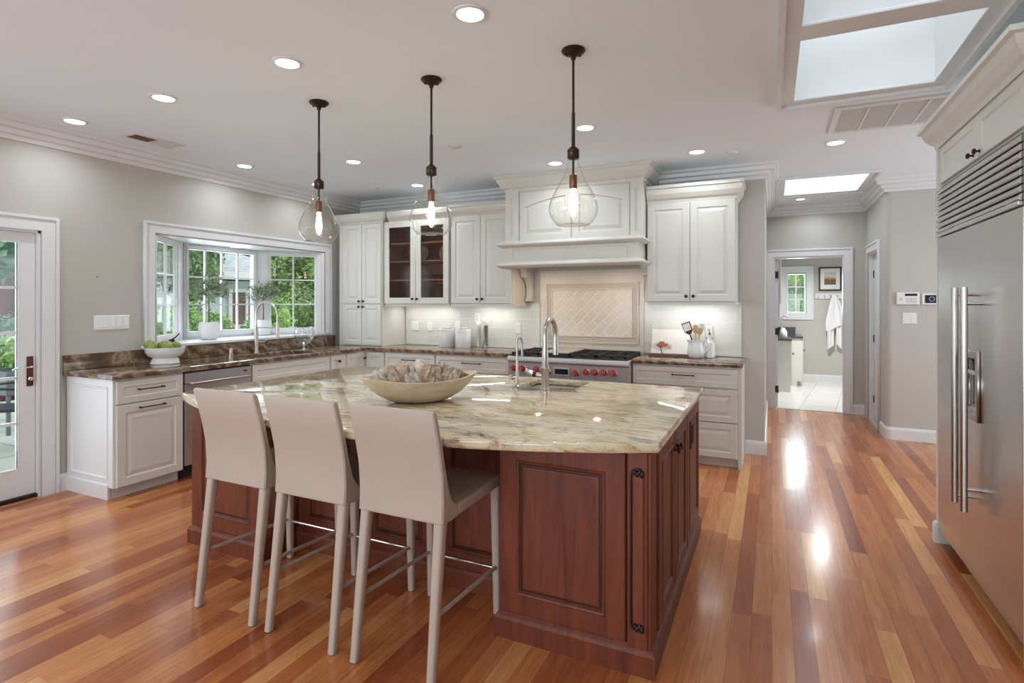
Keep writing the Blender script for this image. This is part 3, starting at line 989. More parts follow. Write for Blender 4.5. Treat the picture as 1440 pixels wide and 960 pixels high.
t = thing('corner_cabinet', 'cream corner base cabinet with a folding pair of doors in the inner corner', 'cabinet', (0, 0, 0))
cb = MB().polyhole([(-4.345, 4.808), (-4.345, 5.15), (-4.055, 5.15), (-4.055, 5.745), (-4.945, 5.745), (-4.945, 4.808)], [], 0.085, CZ0 - 0.001)
cb.build('cabinet_body', 'cab', t)
MB().box(-4.42, -4.40, 4.81, 5.20, 0, 0.085).box(-4.42, -4.06, 5.20, 5.22, 0, 0.085).build('toe_kick', 'cab', t)
d = MB().panel(0.004, 0.322, 0.09, 0.868, -0.02, 0.019, FLATP(0.05), m=FR(LX, 4.808, 0, 90)).build('door', 'cab', t)
k = MB()
knob_mb(k, 0.285, -0.02, 0.80, FR(LX, 4.808, 0, 90))
k.build('knob', 'bronze', d, smooth=40)
MB().panel(0.022, 0.286, 0.09, 0.868, -0.02, 0.019, FLATP(0.05), m=FR(-4.345, 5.15, 0, 0)).build('door', 'cab', t)


def drawers(label, x0, x1, rows, y=5.15, pulls=None, hw=0.1):
    w = x1 - x0
    t = thing('drawer_cabinet', label, 'cabinet', (x0, y, 0), 0)
    carcass(t, w, 0.085, CZ0 - 0.001, YB - y - 0.003, 0.06)
    for i, (z0, z1) in enumerate(rows):
        z = (z0 + z1) / 2 + 0.015
        front(t, 'drawer', 0.006, w - 0.006, z0, z1, ('bar', w / 2 - hw, w / 2 + hw, z) if (pulls is None or i in pulls) else None, 0.045 if i == 0 else 0.05, rings=FLATP if i == 0 else RAISED)
    return t


R3 = [(0.70, 0.868), (0.40, 0.69), (0.09, 0.39)]
drawers('cream drawer cabinet directly behind the wooden bowl, next to the corner doors', -4.052, -3.357, R3, hw=0.08)
drawers('wide cream drawer cabinet immediately left of the range', -3.354, -2.436, R3, hw=0.105)
t = drawers('cream three-drawer cabinet right of the range, under the pitcher', -1.178, -0.262, [(0.70, 0.868), (0.40, 0.685), (0.09, 0.39)], pulls=(0,), hw=0.09)
MB().box(0.9165, 0.945, -0.004, 0.597, 0.0, 0.884).build('end_panel', 'cab', t)

# ---- worktops
outer = [(-4.948, 2.362), (-4.305, 2.362), (-4.305, 5.11), (-2.434, 5.11), (-2.434, 5.747), (-4.948, 5.747)]
sink_hole = [(-4.79, 3.70), (-4.43, 3.70), (-4.41, 3.72), (-4.41, 4.46), (-4.43, 4.48), (-4.79, 4.48), (-4.81, 4.46), (-4.81, 3.72)]
t = thing('worktop', 'brown veined granite L-shaped worktop under the window, with low upstand', 'worktop', (0, 0, 0))
MB().polyhole(outer, [sink_hole], CZ0, CZ1, 0.004).build('slab', 'granite_brown', t, smooth=30)
MB().box(-4.9485, -4.928, 2.362, 5.28, CZ1 + 0.0003, 1.041).build('upstand', 'granite_brown', t, bevel=0.002)
t = thing('worktop', 'short brown granite worktop right of the range', 'worktop', (0, 0, 0))
MB().polyhole([(-1.18, 5.11), (-0.225, 5.11), (-0.225, 5.747), (-1.18, 5.747)], [], CZ0, CZ1, 0.004).build('slab', 'granite_brown', t, smooth=30)

# ---- undermount sink under the window
def basin(mb, x0, x1, y0, y1, zt, dep, r=0.05, th=0.012):
    def rr(ins, z, rad):
        pts = []
        for cx, cy, a0 in ((x1 - ins - rad, y1 - ins - rad, 0), (x0 + ins + rad, y1 - ins - rad, 90), (x0 + ins + rad, y0 + ins + rad, 180), (x1 - ins - rad, y0 + ins + rad, 270)):
            for k in range(6):
                a = R(a0 + 18 * k)
                pts.append(Vector((cx + rad * math.cos(a), cy + rad * math.sin(a), z)))
        return pts
    return mb.loops([rr(-th, zt, r + th), rr(-th, zt - dep - th, r + th), rr(th, zt - dep - th, r), ], True, True).loops([rr(-th, zt + 0.0005, r + th), rr(0, zt + 0.0005, r), rr(0, zt - dep + 0.02, r), rr(0.02, zt - dep, r * 0.6)], False, True)


t = thing('kitchen_sink', 'stainless undermount sink below the bay window', 'sink', (0, 0, 0))
basin(MB(), -4.80, -4.42, 3.71, 4.47, CZ0 - 0.001, 0.20).build('basin', 'basin', t, smooth=40)
MB().lathe([(0.04, 0), (0.04, 0.004), (0.03, 0.004), (0.028, 0.001), (0.001, 0.001)], (-4.62, 4.05, CZ0 - 0.2009), 20).build('drain', 'chrome', t, smooth=40)


def arc(c, r, a0, a1, n, ux, uz=Vector((0, 0, 1))):
    ux = Vector(ux)
    return [Vector(c) + ux * (r * math.cos(R(a0 + (a1 - a0) * i / n))) + uz * (r * math.sin(R(a0 + (a1 - a0) * i / n))) for i in range(n + 1)]


# spring faucet
t = thing('kitchen_faucet', 'tall brushed nickel spring faucet behind the window sink', 'faucet', (-4.862, 4.055, CZ1))
MB().lathe([(0.027, 0.0005), (0.027, 0.01), (0.021, 0.02), (0.021, 0.21), (0.016, 0.25), (0.012, 0.28)], seg=20).build('body', 'nickel', t, smooth=40)
dx = Vector((1, 0.16, 0)).normalized()
pts = [Vector((0, 0, 0.26)), Vector((0, 0, 0.36))] + arc((dx.x * 0.13, dx.y * 0.13, 0.40), 0.13, 180, 25, 16, dx)
MB().tube(pts, 0.0095, 10).build('spring_neck', 'nickel', t, smooth=50)
e = pts[-1]
e2 = Vector((dx.x * 0.262, dx.y * 0.262, 0))
MB().tube([e, Vector((e2.x, e2.y, 0.40)), Vector((e2.x, e2.y, 0.32))], 0.009, 10).tube([(e2.x, e2.y, 0.32), (e2.x, e2.y, 0.26), (e2.x, e2.y, 0.19), (e2.x, e2.y, 0.165)], [0.012, 0.016, 0.017, 0.02], 14).build('spray_head', 'nickel', t, smooth=50)
MB().tube([(0.018 * dx.x, 0.018 * dx.y, 0.265), (e2.x, e2.y, 0.27)], 0.006, 8).build('support_arm', 'nickel', t, smooth=50)
MB().tube([(0.0, 0.02, 0.11), (0.0, 0.045, 0.11)], 0.012, 12).tube([(0, 0.045, 0.11), (0.03, 0.075, 0.115), (0.055, 0.11, 0.14)], [0.008, 0.007, 0.006], 10).build('lever', 'nickel', t, smooth=50)
o = MB().lathe([(0.026, 0), (0.026, 0.012), (0.021, 0.016), (0.021, 0.065), (0.018, 0.075), (0.001, 0.077)], seg=20).build('air_gap_cap', 'nickel', smooth=40)
o.location = (-4.83, 3.73, CZ1 + 0.0003)
tag(o, 'small brushed nickel air-gap cylinder on the worktop left of the window faucet', 'sink fitting')

# ---- tall hutch standing on the worktop in the corner
t = thing('hutch_cabinet', 'tall narrow cream hutch cabinet standing on the corner worktop beside the bay window', 'cabinet', (-4.87, 5.285, 0), 0)
MB().box(0, 0.665, 0, 0.46, CZ1 + 0.0005, 2.42).build('cabinet_body', 'cab', t)
for a, b in ((0.082, 0.366), (0.371, 0.655)):
    kx = b - 0.03 if a < 0.2 else a + 0.03
    front(t, 'door', a, b, 1.435, 2.395, ('knob', kx, 1.463), 0.05)
    front(t, 'door', a, b, 0.935, 1.425, ('knob', kx, 1.395), 0.05)
MB().sweep([(o, z + 2.405) for o, z in CROWNC[:6]] + [(0.058, 2.525), (0, 2.525)], [(0, 0.01), (0, 0), (0.665, 0), (0.665, 0.032)]).build('crown', 'cab', t)

# ---- glass-fronted wall cabinet
GX0, GW = -4.198, 0.908
t = thing('glass_cabinet', 'cream wall cabinet with two glazed doors and dark wood interior', 'cabinet', (GX0, 5.325, 0), 0)
gd = YB - 5.325 - 0.003
MB().box(0, 0.018, 0, gd, 1.43, 2.41).box(GW - 0.018, GW, 0, gd, 1.43, 2.41).box(0.018, GW - 0.018, 0, gd, 2.36, 2.41).box(0.018, GW - 0.018, 0, gd, 1.43, 1.458).build('cabinet_body', 'cab', t)
MB().box(0.0185, GW - 0.0185, gd - 0.012, gd - 0.001, 1.459, 2.359).box(0.0185, 0.024, 0.003, gd - 0.013, 1.459, 2.359).box(GW - 0.024, GW - 0.0185, 0.003, gd - 0.013, 1.459, 2.359).box(0.024, GW - 0.024, 0.003, gd - 0.013, 1.459, 1.465).build('lining', 'darkwood', t)
SH = (1.72, 1.94, 2.155)
for z in SH:
    MB().box(0.025, GW - 0.025, 0.03, gd - 0.014, z - 0.016, z).build('shelf', 'darkwood', t)
for a, b in ((0.005, 0.4515), (0.4565, 0.903)):
    d = MB().polyhole(rect(a, b, 1.435, 2.405), [rect(a + 0.07, b - 0.07, 1.505, 2.335)], -0.02, -0.001, 0.003, m=RYZ).build('door', 'cab', t)
    MB().box(a + 0.068, b - 0.068, -0.012, -0.008, 1.503, 2.337).build('pane', 'cabglass', d)
    k = MB()
    knob_mb(k, b - 0.03 if a < 0.3 else a + 0.03, -0.02, 1.49)
    k.build('knob', 'bronze', d, smooth=40)
MB().sweep([(o, z + 2.405) for o, z in CROWNC[:6]] + [(0.058, 2.525), (0, 2.525)], [(0.066, 0), (GW, 0)]).build('crown', 'cab', t)
MB().box(0, GW, 0.0, 0.03, 1.40, 1.4295).build('light_rail', 'cab', t)
# crockery behind the glass
cs = [('plate', 'round brown plate standing on the second shelf from the top behind the right glazed door', 'plate', (GX0 + 0.69, 5.63, 1.9405), 0.105),
      ('plate', 'round plate standing on the second shelf from the top behind the left glazed door', 'plate', (GX0 + 0.33, 5.63, 1.9405), 0.10)]
for nm, lb, ct, lc, r in cs:
    o = MB().lathe([(0.02, 0), (r * 0.6, 0.002), (r, 0.016), (r, 0.02), (r * 0.58, 0.008), (0.001, 0.007)], seg=28, m=Matrix.Rotation(R(78), 4, 'X')).xf(Matrix.Translation((0, 0, r + 0.001))).build(nm, 'bowlwood', smooth=40)
    o.location = lc
    tag(o, lb, ct)
for lb, x, z, h_, r in (('tall brown vase on the cabinet floor behind the left glazed door', 0.30, 1.4655, 0.19, 0.075),
                        ('tall brown vase on the cabinet floor behind the right glazed door', 0.62, 1.4655, 0.20, 0.09),
                        ('small bowl on the third shelf from the top behind the left glazed door', 0.34, 1.7205, 0.07, 0.075),
                        ('small bowl on the third shelf from the top behind the right glazed door', 0.60, 1.7205, 0.06, 0.08),
                        ('small bowl on the top shelf behind the left glazed door', 0.33, 2.1555, 0.06, 0.07)):
    nm = 'vase' if h_ > 0.1 else 'bowl'
    pf = [(r * 0.55, 0), (r, h_ * 0.35), (r * 0.95, h_ * 0.6), (r * 0.55, h_ * 0.92), (r * 0.6, h_), (r * 0.5, h_), (r * 0.45, h_ * 0.9), (0.001, h_ * 0.4)] if nm == 'vase' else [(r * 0.45, 0), (r * 0.8, h_ * 0.4), (r, h_), (r * 0.95, h_), (r * 0.7, h_ * 0.4), (0.001, h_ * 0.15)]
    o = MB().lathe(pf, seg=24).build(nm, 'walnut', smooth=40)
    o.location = (GX0 + x, 5.58, z)
    tag(o, lb, nm)

# ---- wall cabinets with raised panels
def wallcab(label, x0, x1, y, z0, z1, crown_path, crown_top, rail=True, split=None, kz=None):
    w = x1 - x0
    t = thing('wall_cabinet', label, 'cabinet', (x0, y, 0), 0)
    d = YB - y - 0.0125
    MB().box(0, w, 0, d, z0, z1 + 0.01).build('cabinet_body', 'cab', t)
    s = split or w / 2
    for a, b in ((0.005, s - 0.002), (s + 0.002, w - 0.005)):
        front(t, 'door', a, b, z0 + 0.006, z1 - 0.004, ('knob', b - 0.03 if a < s - 0.1 else a + 0.03, kz or z0 + 0.055), 0.06)
    c = [(o, z + z1) for o, z in CROWNC]
    k = (crown_top - z1) / 0.125
    c = [(o, z1 + (z - z1) * k) for o, z in c]
    MB().sweep(c, crown_path(w, d)).build('crown', 'cab', t)
    MB().box(0, w, -0.012, 0.014, z0 - 0.028, z0 - 0.0005).box(w - 0.018, w + 0.004, 0.014, d, z0 - 0.028, z0 - 0.0005).build('light_rail', 'cab', t)
    return t


wallcab('cream two-door wall cabinet between the glazed cabinet and the range hood', -3.283, -2.512, 5.345, 1.432, 2.42, lambda w, d: [(0, 0), (w, 0)], 2.535)
wallcab('cream two-door wall cabinet right of the range hood', -1.088, -0.292, 5.375, 1.452, 2.395, lambda w, d: [(0, 0), (w, 0), (w, d)], 2.555)

# ---- range hood
t = thing('range_hood', 'large cream mantel range hood with two arched panels and carved corbels', 'range hood', (0, 0, 0))
HX0, HX1, HY = -2.525, -1.098, 5.215
MB().box(HX0, HX1, HY, YB - 0.0125, 2.05, 2.64).build('hood_body', 'cab', t)
cw = [(0, 2.60), (0.008, 2.60), (0.014, 2.625), (0.035, 2.64), (0.07, 2.69), (0.085, 2.725), (0.105, 2.735), (0.105, 2.7585), (0, 2.7585)]
MB().sweep(cw, [(HX0 + 0.0, YB - 0.013), (HX0 + 0.0, HY), (HX1, HY), (HX1, YB - 0.013)]).build('crown', 'cab', t)
xc = (HX0 + HX1) / 2 + 0.02
hw = 0.575
for a, b in ((xc - hw, xc - 0.012), (xc + 0.012, xc + hw)):
    ar = lambda x: 0.115 * (abs(x - xc) / hw) ** 1.8
    MB().panel(a, b, 2.085, 2.585, HY - 0.02, 0.019, [(0, 0.004), (0.004, 0), (0.060, 0), (0.068, 0.013), (0.082, 0.013), (0.112, 0.001)], arch=ar, start=2).build('door', 'cab', t)
for a, b in ((HX0, xc - hw - 0.006), (xc + hw + 0.006, HX1)):
    c_ = (a + b) / 2
    p = MB().box(a, b, HY - 0.024, HY - 0.0005, 2.06, 2.60)
    for q in (-0.014, 0.0, 0.014):
        p.tube([(c_ + q, HY - 0.024, 2.12), (c_ + q, HY - 0.024, 2.53)], 0.0055, 8)
    p.lathe([(0.02, 0), (0.017, 0.006), (0.008, 0.007), (0.001, 0.009)], seg=16, m=Matrix.Translation((c_, HY - 0.024, 2.55)) @ Matrix.Rotation(R(90), 4, 'X'))
    p.build('pilaster', 'cab', t, smooth=35)
MX0, MX1, MY = -2.495, -1.108, 5.075
MB().box(MX0, MX1, MY, YB - 0.0125, 1.85, 2.045).build('mantel', 'cab', t)
MB().panel(MX0 + 0.10, MX1 - 0.10, 1.875, 1.995, MY - 0.006, 0.006, [(0, 0.0), (0.012, 0), (0.018, 0.005), (0.03, 0.005)]).build('frieze_panel', 'cab', t)
TOR = lambda z0, k: [(0, z0), (0.012 * k, z0), (0.035 * k, z0 + 0.012), (0.05 * k, z0 + 0.02), (0.055 * k, z0 + 0.032), (0.05 * k, z0 + 0.044), (0.022 * k, z0 + 0.054), (0.016, z0 + 0.066), (0, z0 + 0.066)]
pth = [(MX0, 5.34), (MX0, MY), (MX1, MY), (MX1, 5.34)]
MB().sweep(TOR(2.005, 1.0), pth).build('moulding', 'cab', t, smooth=40)
MB().sweep(TOR(1.795, 1.0), pth).build('moulding', 'cab', t, smooth=40)
MB().box(MX0 + 0.12, MX1 - 0.12, MY + 0.08, YB - 0.06, 1.838, 1.8495).build('filter', 'steel_h', t)
for x in (-2.15, -1.48):
    MB().lathe([(0.035, 0), (0.035, -0.004), (0.001, -0.0045)], (x, MY + 0.25, 1.8378), 20).build('hood_lamp', 'bulb', t)
    area('hood_lamp', (x, MY + 0.25, 1.830), (0, 0, 0), 0.06, 0.06, 1.5, (1, 0.74, 0.5), 'DISK', 170)
for a, b in ((-2.508, -2.425), (-1.182, -1.099)):
    prof = [(YB - 0.0125, 1.47), (YB - 0.08, 1.47), (YB - 0.085, 1.50), (YB - 0.075, 1.515), (YB - 0.065, 1.58), (YB - 0.085, 1.65), (YB - 0.14, 1.71), (YB - 0.175, 1.725), (YB - 0.215, 1.725), (YB - 0.22, 1.745), (YB - 0.235, 1.76), (YB - 0.222, 1.775), (YB - 0.245, 1.79), (YB - 0.245, 1.849), (YB - 0.0125, 1.849)]
    cbm = MB().prism(prof, a + 0.008, b - 0.008, 'x')
    cbm.box(a, b, YB - 0.25, YB - 0.0126, 1.795, 1.8495)
    # side scroll bead
    for x in (a + 0.008, b - 0.008):
        cbm.tube([(x, YB - 0.035, 1.53), (x, YB - 0.032, 1.60), (x, YB - 0.05, 1.68), (x, YB - 0.10, 1.745)], 0.006, 6)
    cbm.box(a + 0.006, b - 0.006, YB - 0.095, YB - 0.0126, 1.462, 1.492)
    cbm.build('corbel', 'corbel', t, smooth=30)

# ---- range
RX0, RX1, RY = -2.428, -1.186, 5.04
t = thing('gas_range', 'wide stainless gas range with red knobs under the hood', 'range', (RX0, RY, 0), 0)
RW, RD = RX1 - RX0, YB - RY - 0.02
MB().box(0, RW, 0.045, RD, 0.12, 0.895).build('oven_body', 'range_steel', t)
MB().prism([(0.05, 0.845), (0.012, 0.848), (-0.005, 0.862), (-0.008, 0.882), (0.0, 0.898), (0.02, 0.905), (RD, 0.905), (RD, 0.8955), (0.05, 0.8955)], 0, RW, 'x').build('cooktop_rail', 'range_steel', t, smooth=40)
MB().prism([(0.044, 0.715), (0.03, 0.72), (0.012, 0.845), (0.044, 0.845)], 0.0, RW, 'x').build('control_panel', 'range_steel', t)
sl = math.atan2(0.018, 0.125)


def knob_pos(z):
    return 0.012 + (0.845 - z) / 0.125 * 0.018


KX = [(0.067, 0.786), (0.166, 0.786), (0.318, 0.786), (0.428, 0.768), (0.722, 0.766), (0.826, 0.786), (0.914, 0.786), (1.002, 0.788), (1.090, 0.788)]
for x, z in KX:
    m = Matrix.Translation((x, knob_pos(z) - 0.0005, z)) @ Matrix.Rotation(R(90) - sl, 4, 'X')
    MB().lathe([(0.036, 0), (0.036, 0.006), (0.030, 0.010), (0.026, 0.010), (0.001, 0.011)], seg=24, m=m).build('bezel', 'chrome', t, smooth=40)
    kb = MB().lathe([(0.029, 0.010), (0.031, 0.016), (0.0305, 0.042), (0.025, 0.050), (0.001, 0.052)], seg=24, m=m)
    kb.box(-0.006, 0.006, -0.024, 0.024, 0.046, 0.060, m)
    kb.build('knob', 'red', t, smooth=40)
dp = MB()
dp.box(0.495, 0.665, 0.004, 0.03, 0.735, 0.815)
dp.build('display_frame', 'range_steel', t, bevel=0.006)
MB().box(0.512, 0.648, 0.0, 0.004, 0.752, 0.802).build('display', 'screen', t)
for a, b in ((0.02, 0.72), (0.74, RW - 0.02)):
    d = MB().box(a, b, 0.0, 0.044, 0.16, 0.70).build('oven_door', 'range_steel', t, bevel=0.004)
    MB().box(a + 0.1, b - 0.1, -0.002, 0.0, 0.30, 0.58).build('window', 'black', d)
    h = MB().tube([(a + 0.05, -0.05, 0.655), (b - 0.05, -0.05, 0.655)], 0.013, 12)
    for x in (a + 0.08, b - 0.08):
        h.tube([(x, 0, 0.655), (x, -0.05, 0.655)], 0.01, 8)
    h.build('handle', 'chrome', d, smooth=50)
MB().box(0.02, RW - 0.02, 0.09, 0.12, 0.0, 0.12).build('toe_kick', 'range_steel', t)
MB().box(0.0, RW, RD - 0.03, RD, 0.905, 0.955).build('back_guard', 'range_steel', t, bevel=0.004)
MB().box(0.02, RW - 0.02, 0.035, RD - 0.035, 0.9052, 0.912).build('burner_pan', 'iron', t)


def grate(x0, x1, y0, y1):
    g = MB()
    z0, z1 = 0.925, 0.945
    for x in (x0, x1 - 0.014, (x0 + x1) / 2 - 0.006):
        g.box(x, x + 0.014, y0, y1, z0, z1)
    for y in (y0, y1 - 0.014, (y0 + y1) / 2 - 0.007):
        g.box(x0, x1, y, y + 0.014, z0, z1)
    for cy in (y0 + (y1 - y0) * 0.25, y0 + (y1 - y0) * 0.75):
        cx = (x0 + x1) / 2
        for a in range(8):
            an = R(45 * a + 22)
            g.tube([(cx + 0.035 * math.cos(an), cy + 0.035 * math.sin(an), 0.94), (cx + 0.12 * math.cos(an), cy + 0.12 * math.sin(an), 0.937)], 0.005, 6)
    for x in (x0, x1 - 0.014):
        for y in (y0, y1 - 0.014):
            g.box(x, x + 0.014, y, y + 0.014, 0.9122, z0)
    g.build('grate', 'iron', t)
    for cy in (y0 + (y1 - y0) * 0.25, y0 + (y1 - y0) * 0.75):
        MB().lathe([(0.055, 0), (0.055, 0.006), (0.04, 0.007), (0.04, 0.016), (0.03, 0.02), (0.001, 0.021)], ((x0 + x1) / 2, cy, 0.9122), 20).build('burner', 'iron', t, smooth=40)


grate(0.035, 0.325, 0.04, RD - 0.045)
grate(0.645, 0.915, 0.04, RD - 0.045)
grate(0.925, 1.205, 0.04, RD - 0.045)
gm = MB().box(0.335, 0.635, 0.04, RD - 0.045, 0.9122, 0.948)
gm.build('griddle', 'iron', t)
MB().box(0.337, 0.633, 0.060, RD - 0.047, 0.9482, 0.960).build('griddle_cover', 'griddle_cover', t, bevel=0.003)

# ---- under-cabinet lights (fittings with their own light)
for lb, x0, x1 in (('slim white strip light under the glazed cabinet', -4.12, -3.45), ('slim white strip light under the cabinet left of the hood', -3.15, -2.65), ('slim white strip light under the cabinet right of the hood', -0.95, -0.42)):
    zz = 1.43 if x0 < -2 else 1.4515
    zz = 1.4295 if x0 < -3.9 else (1.4315 if x0 < -2 else 1.4515)
    t = thing('strip_light', lb, 'light', ((x0 + x1) / 2, 5.56, zz))
    hl_ = (x1 - x0) / 2
    MB().box(-hl_, hl_, -0.03, 0.03, -0.016, -0.0005).build('housing', 'plastic', t)
    MB().box(-hl_ + 0.01, hl_ - 0.01, -0.02, 0.02, -0.019, -0.0162).build('diffuser', 'led', t)
    a = area('strip_lamp', ((x0 + x1) / 2, 5.56, zz - 0.021), (0, 0, 0), x1 - x0, 0.04, P_UNDER, (1, 0.985, 0.96))
# ================================================================= ISLAND
IZ0, IZ1 = 0.868, 0.906
IXL, IXR, IYF, IYB = -3.17, -0.432, 2.165, 3.645
t = thing('island_cabinet', 'dark cherry wood kitchen island with raised panels and stepped plinth', 'kitchen island', (0, 0, 0))
RB = 2.43
ISK = [(-1.49, 3.295), (-1.135, 3.295), (-1.12, 3.31), (-1.12, 3.62), (-1.135, 3.635), (-1.49, 3.635), (-1.505, 3.62), (-1.505, 3.31)]
body = MB()
fp = [(IXL, IYF + 0.03), (IXL + 0.60, IYF + 0.03), (IXL + 0.60, RB), (IXR - 0.64, RB), (IXR - 0.64, IYF), (IXR, IYF), (IXR, IYB), (IXL, IYB)]
body.polyhole(fp, [], 0.02, 0.60).polyhole(fp, [[(-1.53, 3.28), (-1.10, 3.28), (-1.10, 3.642), (-1.53, 3.642)]], 0.6001, IZ0 - 0.001)
body.build('island_body', 'cherry', t)


def ipanel(name, w, z0, z1, m, fw=0.065, th=0.02, groove=True):
    d = MB().panel(0, w, z0, z1, -th, th - 0.0006, [(0, 0.004), (0.004, 0), (fw, 0), (fw + 0.005, -0.004), (fw + 0.012, -0.002), (fw + 0.0195, 0.009), (fw + 0.0265, 0.009), (fw + 0.03, 0.005), (fw + 0.036, 0.0045)], m=m).build(name, 'cherry', t)
    g = MB()  # darker strip laid along the panel groove
    for i0, i1 in ((fw + 0.0195, fw + 0.0275),):
        g.polyhole(rect(i0, w - i0, z0 + i0, z1 - i0), [rect(i1, w - i1, z0 + i1, z1 - i1)], -th + 0.0085, -th + 0.0108, m=m @ RYZ)
    g.build('groove_line', 'cherry_dark', d)
    return d


# front: right pier panel, corner post, left pier panel, three recessed panels
ipanel('pier_panel', 0.553, 0.115, 0.855, FR(IXR - 0.64, IYF, 0, 0), 0.08)
ipanel('pier_panel', 0.58, 0.115, 0.855, FR(IXL + 0.01, IYF + 0.03, 0, 0), 0.08)
for k in range(3):
    ipanel('back_panel', 0.46, 0.115, 0.845, FR(IXL + 0.63 + 0.49 * k, RB, 0, 0), 0.07, 0.016)
post = MB().box(IXR - 0.083, IXR, IYF - 0.016, IYF - 0.0006, 0.10, IZ0 - 0.003)
post.box(IXR - 0.0005, IXR + 0.014, IYF - 0.016, IYF + 0.085, 0.10, IZ0 - 0.003)
post.build('corner_post', 'cherry', t, bevel=0.006, bseg=3)
pl = MB()
xa, xb = IXR - 0.066, IXR - 0.016
pl.box(xa + 0.008, xb, IYF - 0.023, IYF - 0.0165, 0.20, 0.775)
pl.build('post_inlay', 'cherry', t, bevel=0.003)
pl = MB()
pl.tube([(xb - 0.01, IYF - 0.018, 0.80), (xa + 0.02, IYF - 0.018, 0.80), (xa + 0.005, IYF - 0.018, 0.79), (xa, IYF - 0.018, 0.77), (xa, IYF - 0.018, 0.20), (xa + 0.005, IYF - 0.018, 0.18), (xa + 0.02, IYF - 0.018, 0.17), (xb - 0.01, IYF - 0.018, 0.17)], 0.005, 8)
for z in (0.185, 0.785):
    for q in range(4):
        pl.sphere((xb - 0.006 - q * 0.009, IYF - 0.022, z + (0.004 if q % 2 else -0.003)), (0.008, 0.010, 0.016 - q * 0.002), 10, 8)
pl.build('carved_shell', 'cherry_dark', t, smooth=50)
# right end: three doors
for a, w, kn in ((2.275, 0.40, 0.37), (2.69, 0.40, 0.03), (3.11, 0.515, None)):
    d = ipanel('door', w, 0.115, 0.855, FR(IXR, a, 0, 90), 0.062)
    if kn:
        k = MB()
        knob_mb(k, kn, -0.02, 0.765, FR(IXR, a, 0, 90), 1.25)
        k.build('knob', 'bronze', d, smooth=40)
ob = MB().box(IXR + 0.0205, IXR + 0.028, 3.19, 3.32, 0.635, 0.785)
ob.box(IXR + 0.028, IXR + 0.033, 3.215, 3.245, 0.66, 0.76).box(IXR + 0.028, IXR + 0.033, 3.265, 3.295, 0.66, 0.76)
ob.build('outlet_cover', 'bronze', t, bevel=0.002)
# left end doors
for a, kn in ((2.26, 0.03), (2.72, 0.40), (3.18, 0.03)):
    d = ipanel('door', 0.44, 0.115, 0.855, FR(IXL, a + 0.44, 0, -90), 0.062)
    k = MB()
    knob_mb(k, 0.44 - kn, -0.02, 0.76, FR(IXL, a + 0.44, 0, -90), 1.25)
    knob_mb(k, 0.44 - kn, -0.02, 0.20, FR(IXL, a + 0.44, 0, -90), 1.25)
    k.build('knob', 'bronze', d, smooth=40)
# stepped plinth
PR = [(0, 0), (0.024, 0), (0.024, 0.082), (0.016, 0.094), (0.006, 0.104), (0.006, 0.112), (0, 0.112)]
pp = [(IXL, IYF + 0.03), (IXL + 0.60, IYF + 0.03), (IXL + 0.60, RB), (IXR - 0.64, RB), (IXR - 0.64, IYF - 0.004), (IXR + 0.004, IYF - 0.004), (IXR + 0.004, IYB), (IXL, IYB)]
MB().sweep([(o, z) for o, z in PR], pp, closed=True).build('plinth', 'cherry', t)

# island worktop with bowed front and prep sink cut-out
Rr, cx_, yc_ = 3.11, -1.812, 1.812 + 3.11
top = []
N = 40
x0, x1 = -3.225, -0.392
for i in range(N + 1):
    x = x0 + (x1 - x0) * i / N
    top.append((x, yc_ - math.sqrt(Rr * Rr - (x - cx_) ** 2)))
top += [(x1, 3.69), (x0, 3.69)]
t2 = thing('island_worktop', 'cream and grey veined granite island worktop with a bowed seating edge', 'worktop', (0, 0, 0))
MB().polyhole(top, [ISK], IZ0, IZ1, 0.008).build('slab', 'granite', t2, smooth=30)
t = thing('prep_sink', 'small stainless prep sink set into the island worktop', 'sink', (0, 0, 0))
basin(MB(), -1.497, -1.128, 3.303, 3.627, IZ0 - 0.001, 0.17, 0.03, 0.008).build('basin', 'basin', t, smooth=40)

# gooseneck faucet on the island
t = thing('prep_faucet', 'brushed nickel gooseneck faucet with side lever at the island prep sink', 'faucet', (-1.276, 3.19, IZ1))
MB().lathe([(0.029, 0.0004), (0.029, 0.008), (0.024, 0.012), (0.024, 0.13), (0.0265, 0.134), (0.0265, 0.142), (0.021, 0.15), (0.019, 0.26)], seg=22).build('body', 'nickel', t, smooth=40)
dy = Vector((-0.05, 1, 0)).normalized()
pts = [Vector((0, 0, 0.25)), Vector((0, 0, 0.30))] + arc(dy * 0.105 + Vector((0, 0, 0.33)), 0.105, 180, 0, 16, dy)
e = pts[-1]
pts += [e + Vector((0, 0, -0.04)), e + Vector((0, 0, -0.055)), e + Vector((0, 0, -0.13))]
MB().tube(pts, [0.0165] * (len(pts) - 2) + [0.019, 0.019], 14).build('gooseneck', 'nickel', t, smooth=50)
lv = MB().tube([(-0.02, 0, 0.085), (-0.06, -0.012, 0.095)], 0.014, 12)
lv.build('lever_base', 'nickel', t, smooth=50)
MB().tube([(-0.055, -0.012, 0.093), (-0.075, -0.015, 0.098)], [0.017, 0.017], 12).build('lever_ring', 'bronze', t, smooth=50)
MB().tube([(-0.072, -0.014, 0.098), (-0.10, -0.016, 0.108), (-0.125, -0.018, 0.118)], [0.014, 0.016, 0.012], 12).build('lever_grip', 'chrome', t, smooth=50)
t = thing('water_tap', 'slim nickel drinking-water tap left of the island faucet', 'faucet', (-1.485, 3.225, IZ1))
MB().lathe([(0.024, 0.0004), (0.024, 0.006), (0.013, 0.014), (0.012, 0.09), (0.009, 0.10), (0.0085, 0.20)], seg=18).build('body', 'nickel', t, smooth=40)
pts = [Vector((0, 0, 0.19)), Vector((0, 0, 0.25))] + arc(dy * 0.045 + Vector((0, 0, 0.27)), 0.045, 180, -5, 12, dy)
e = pts[-1]
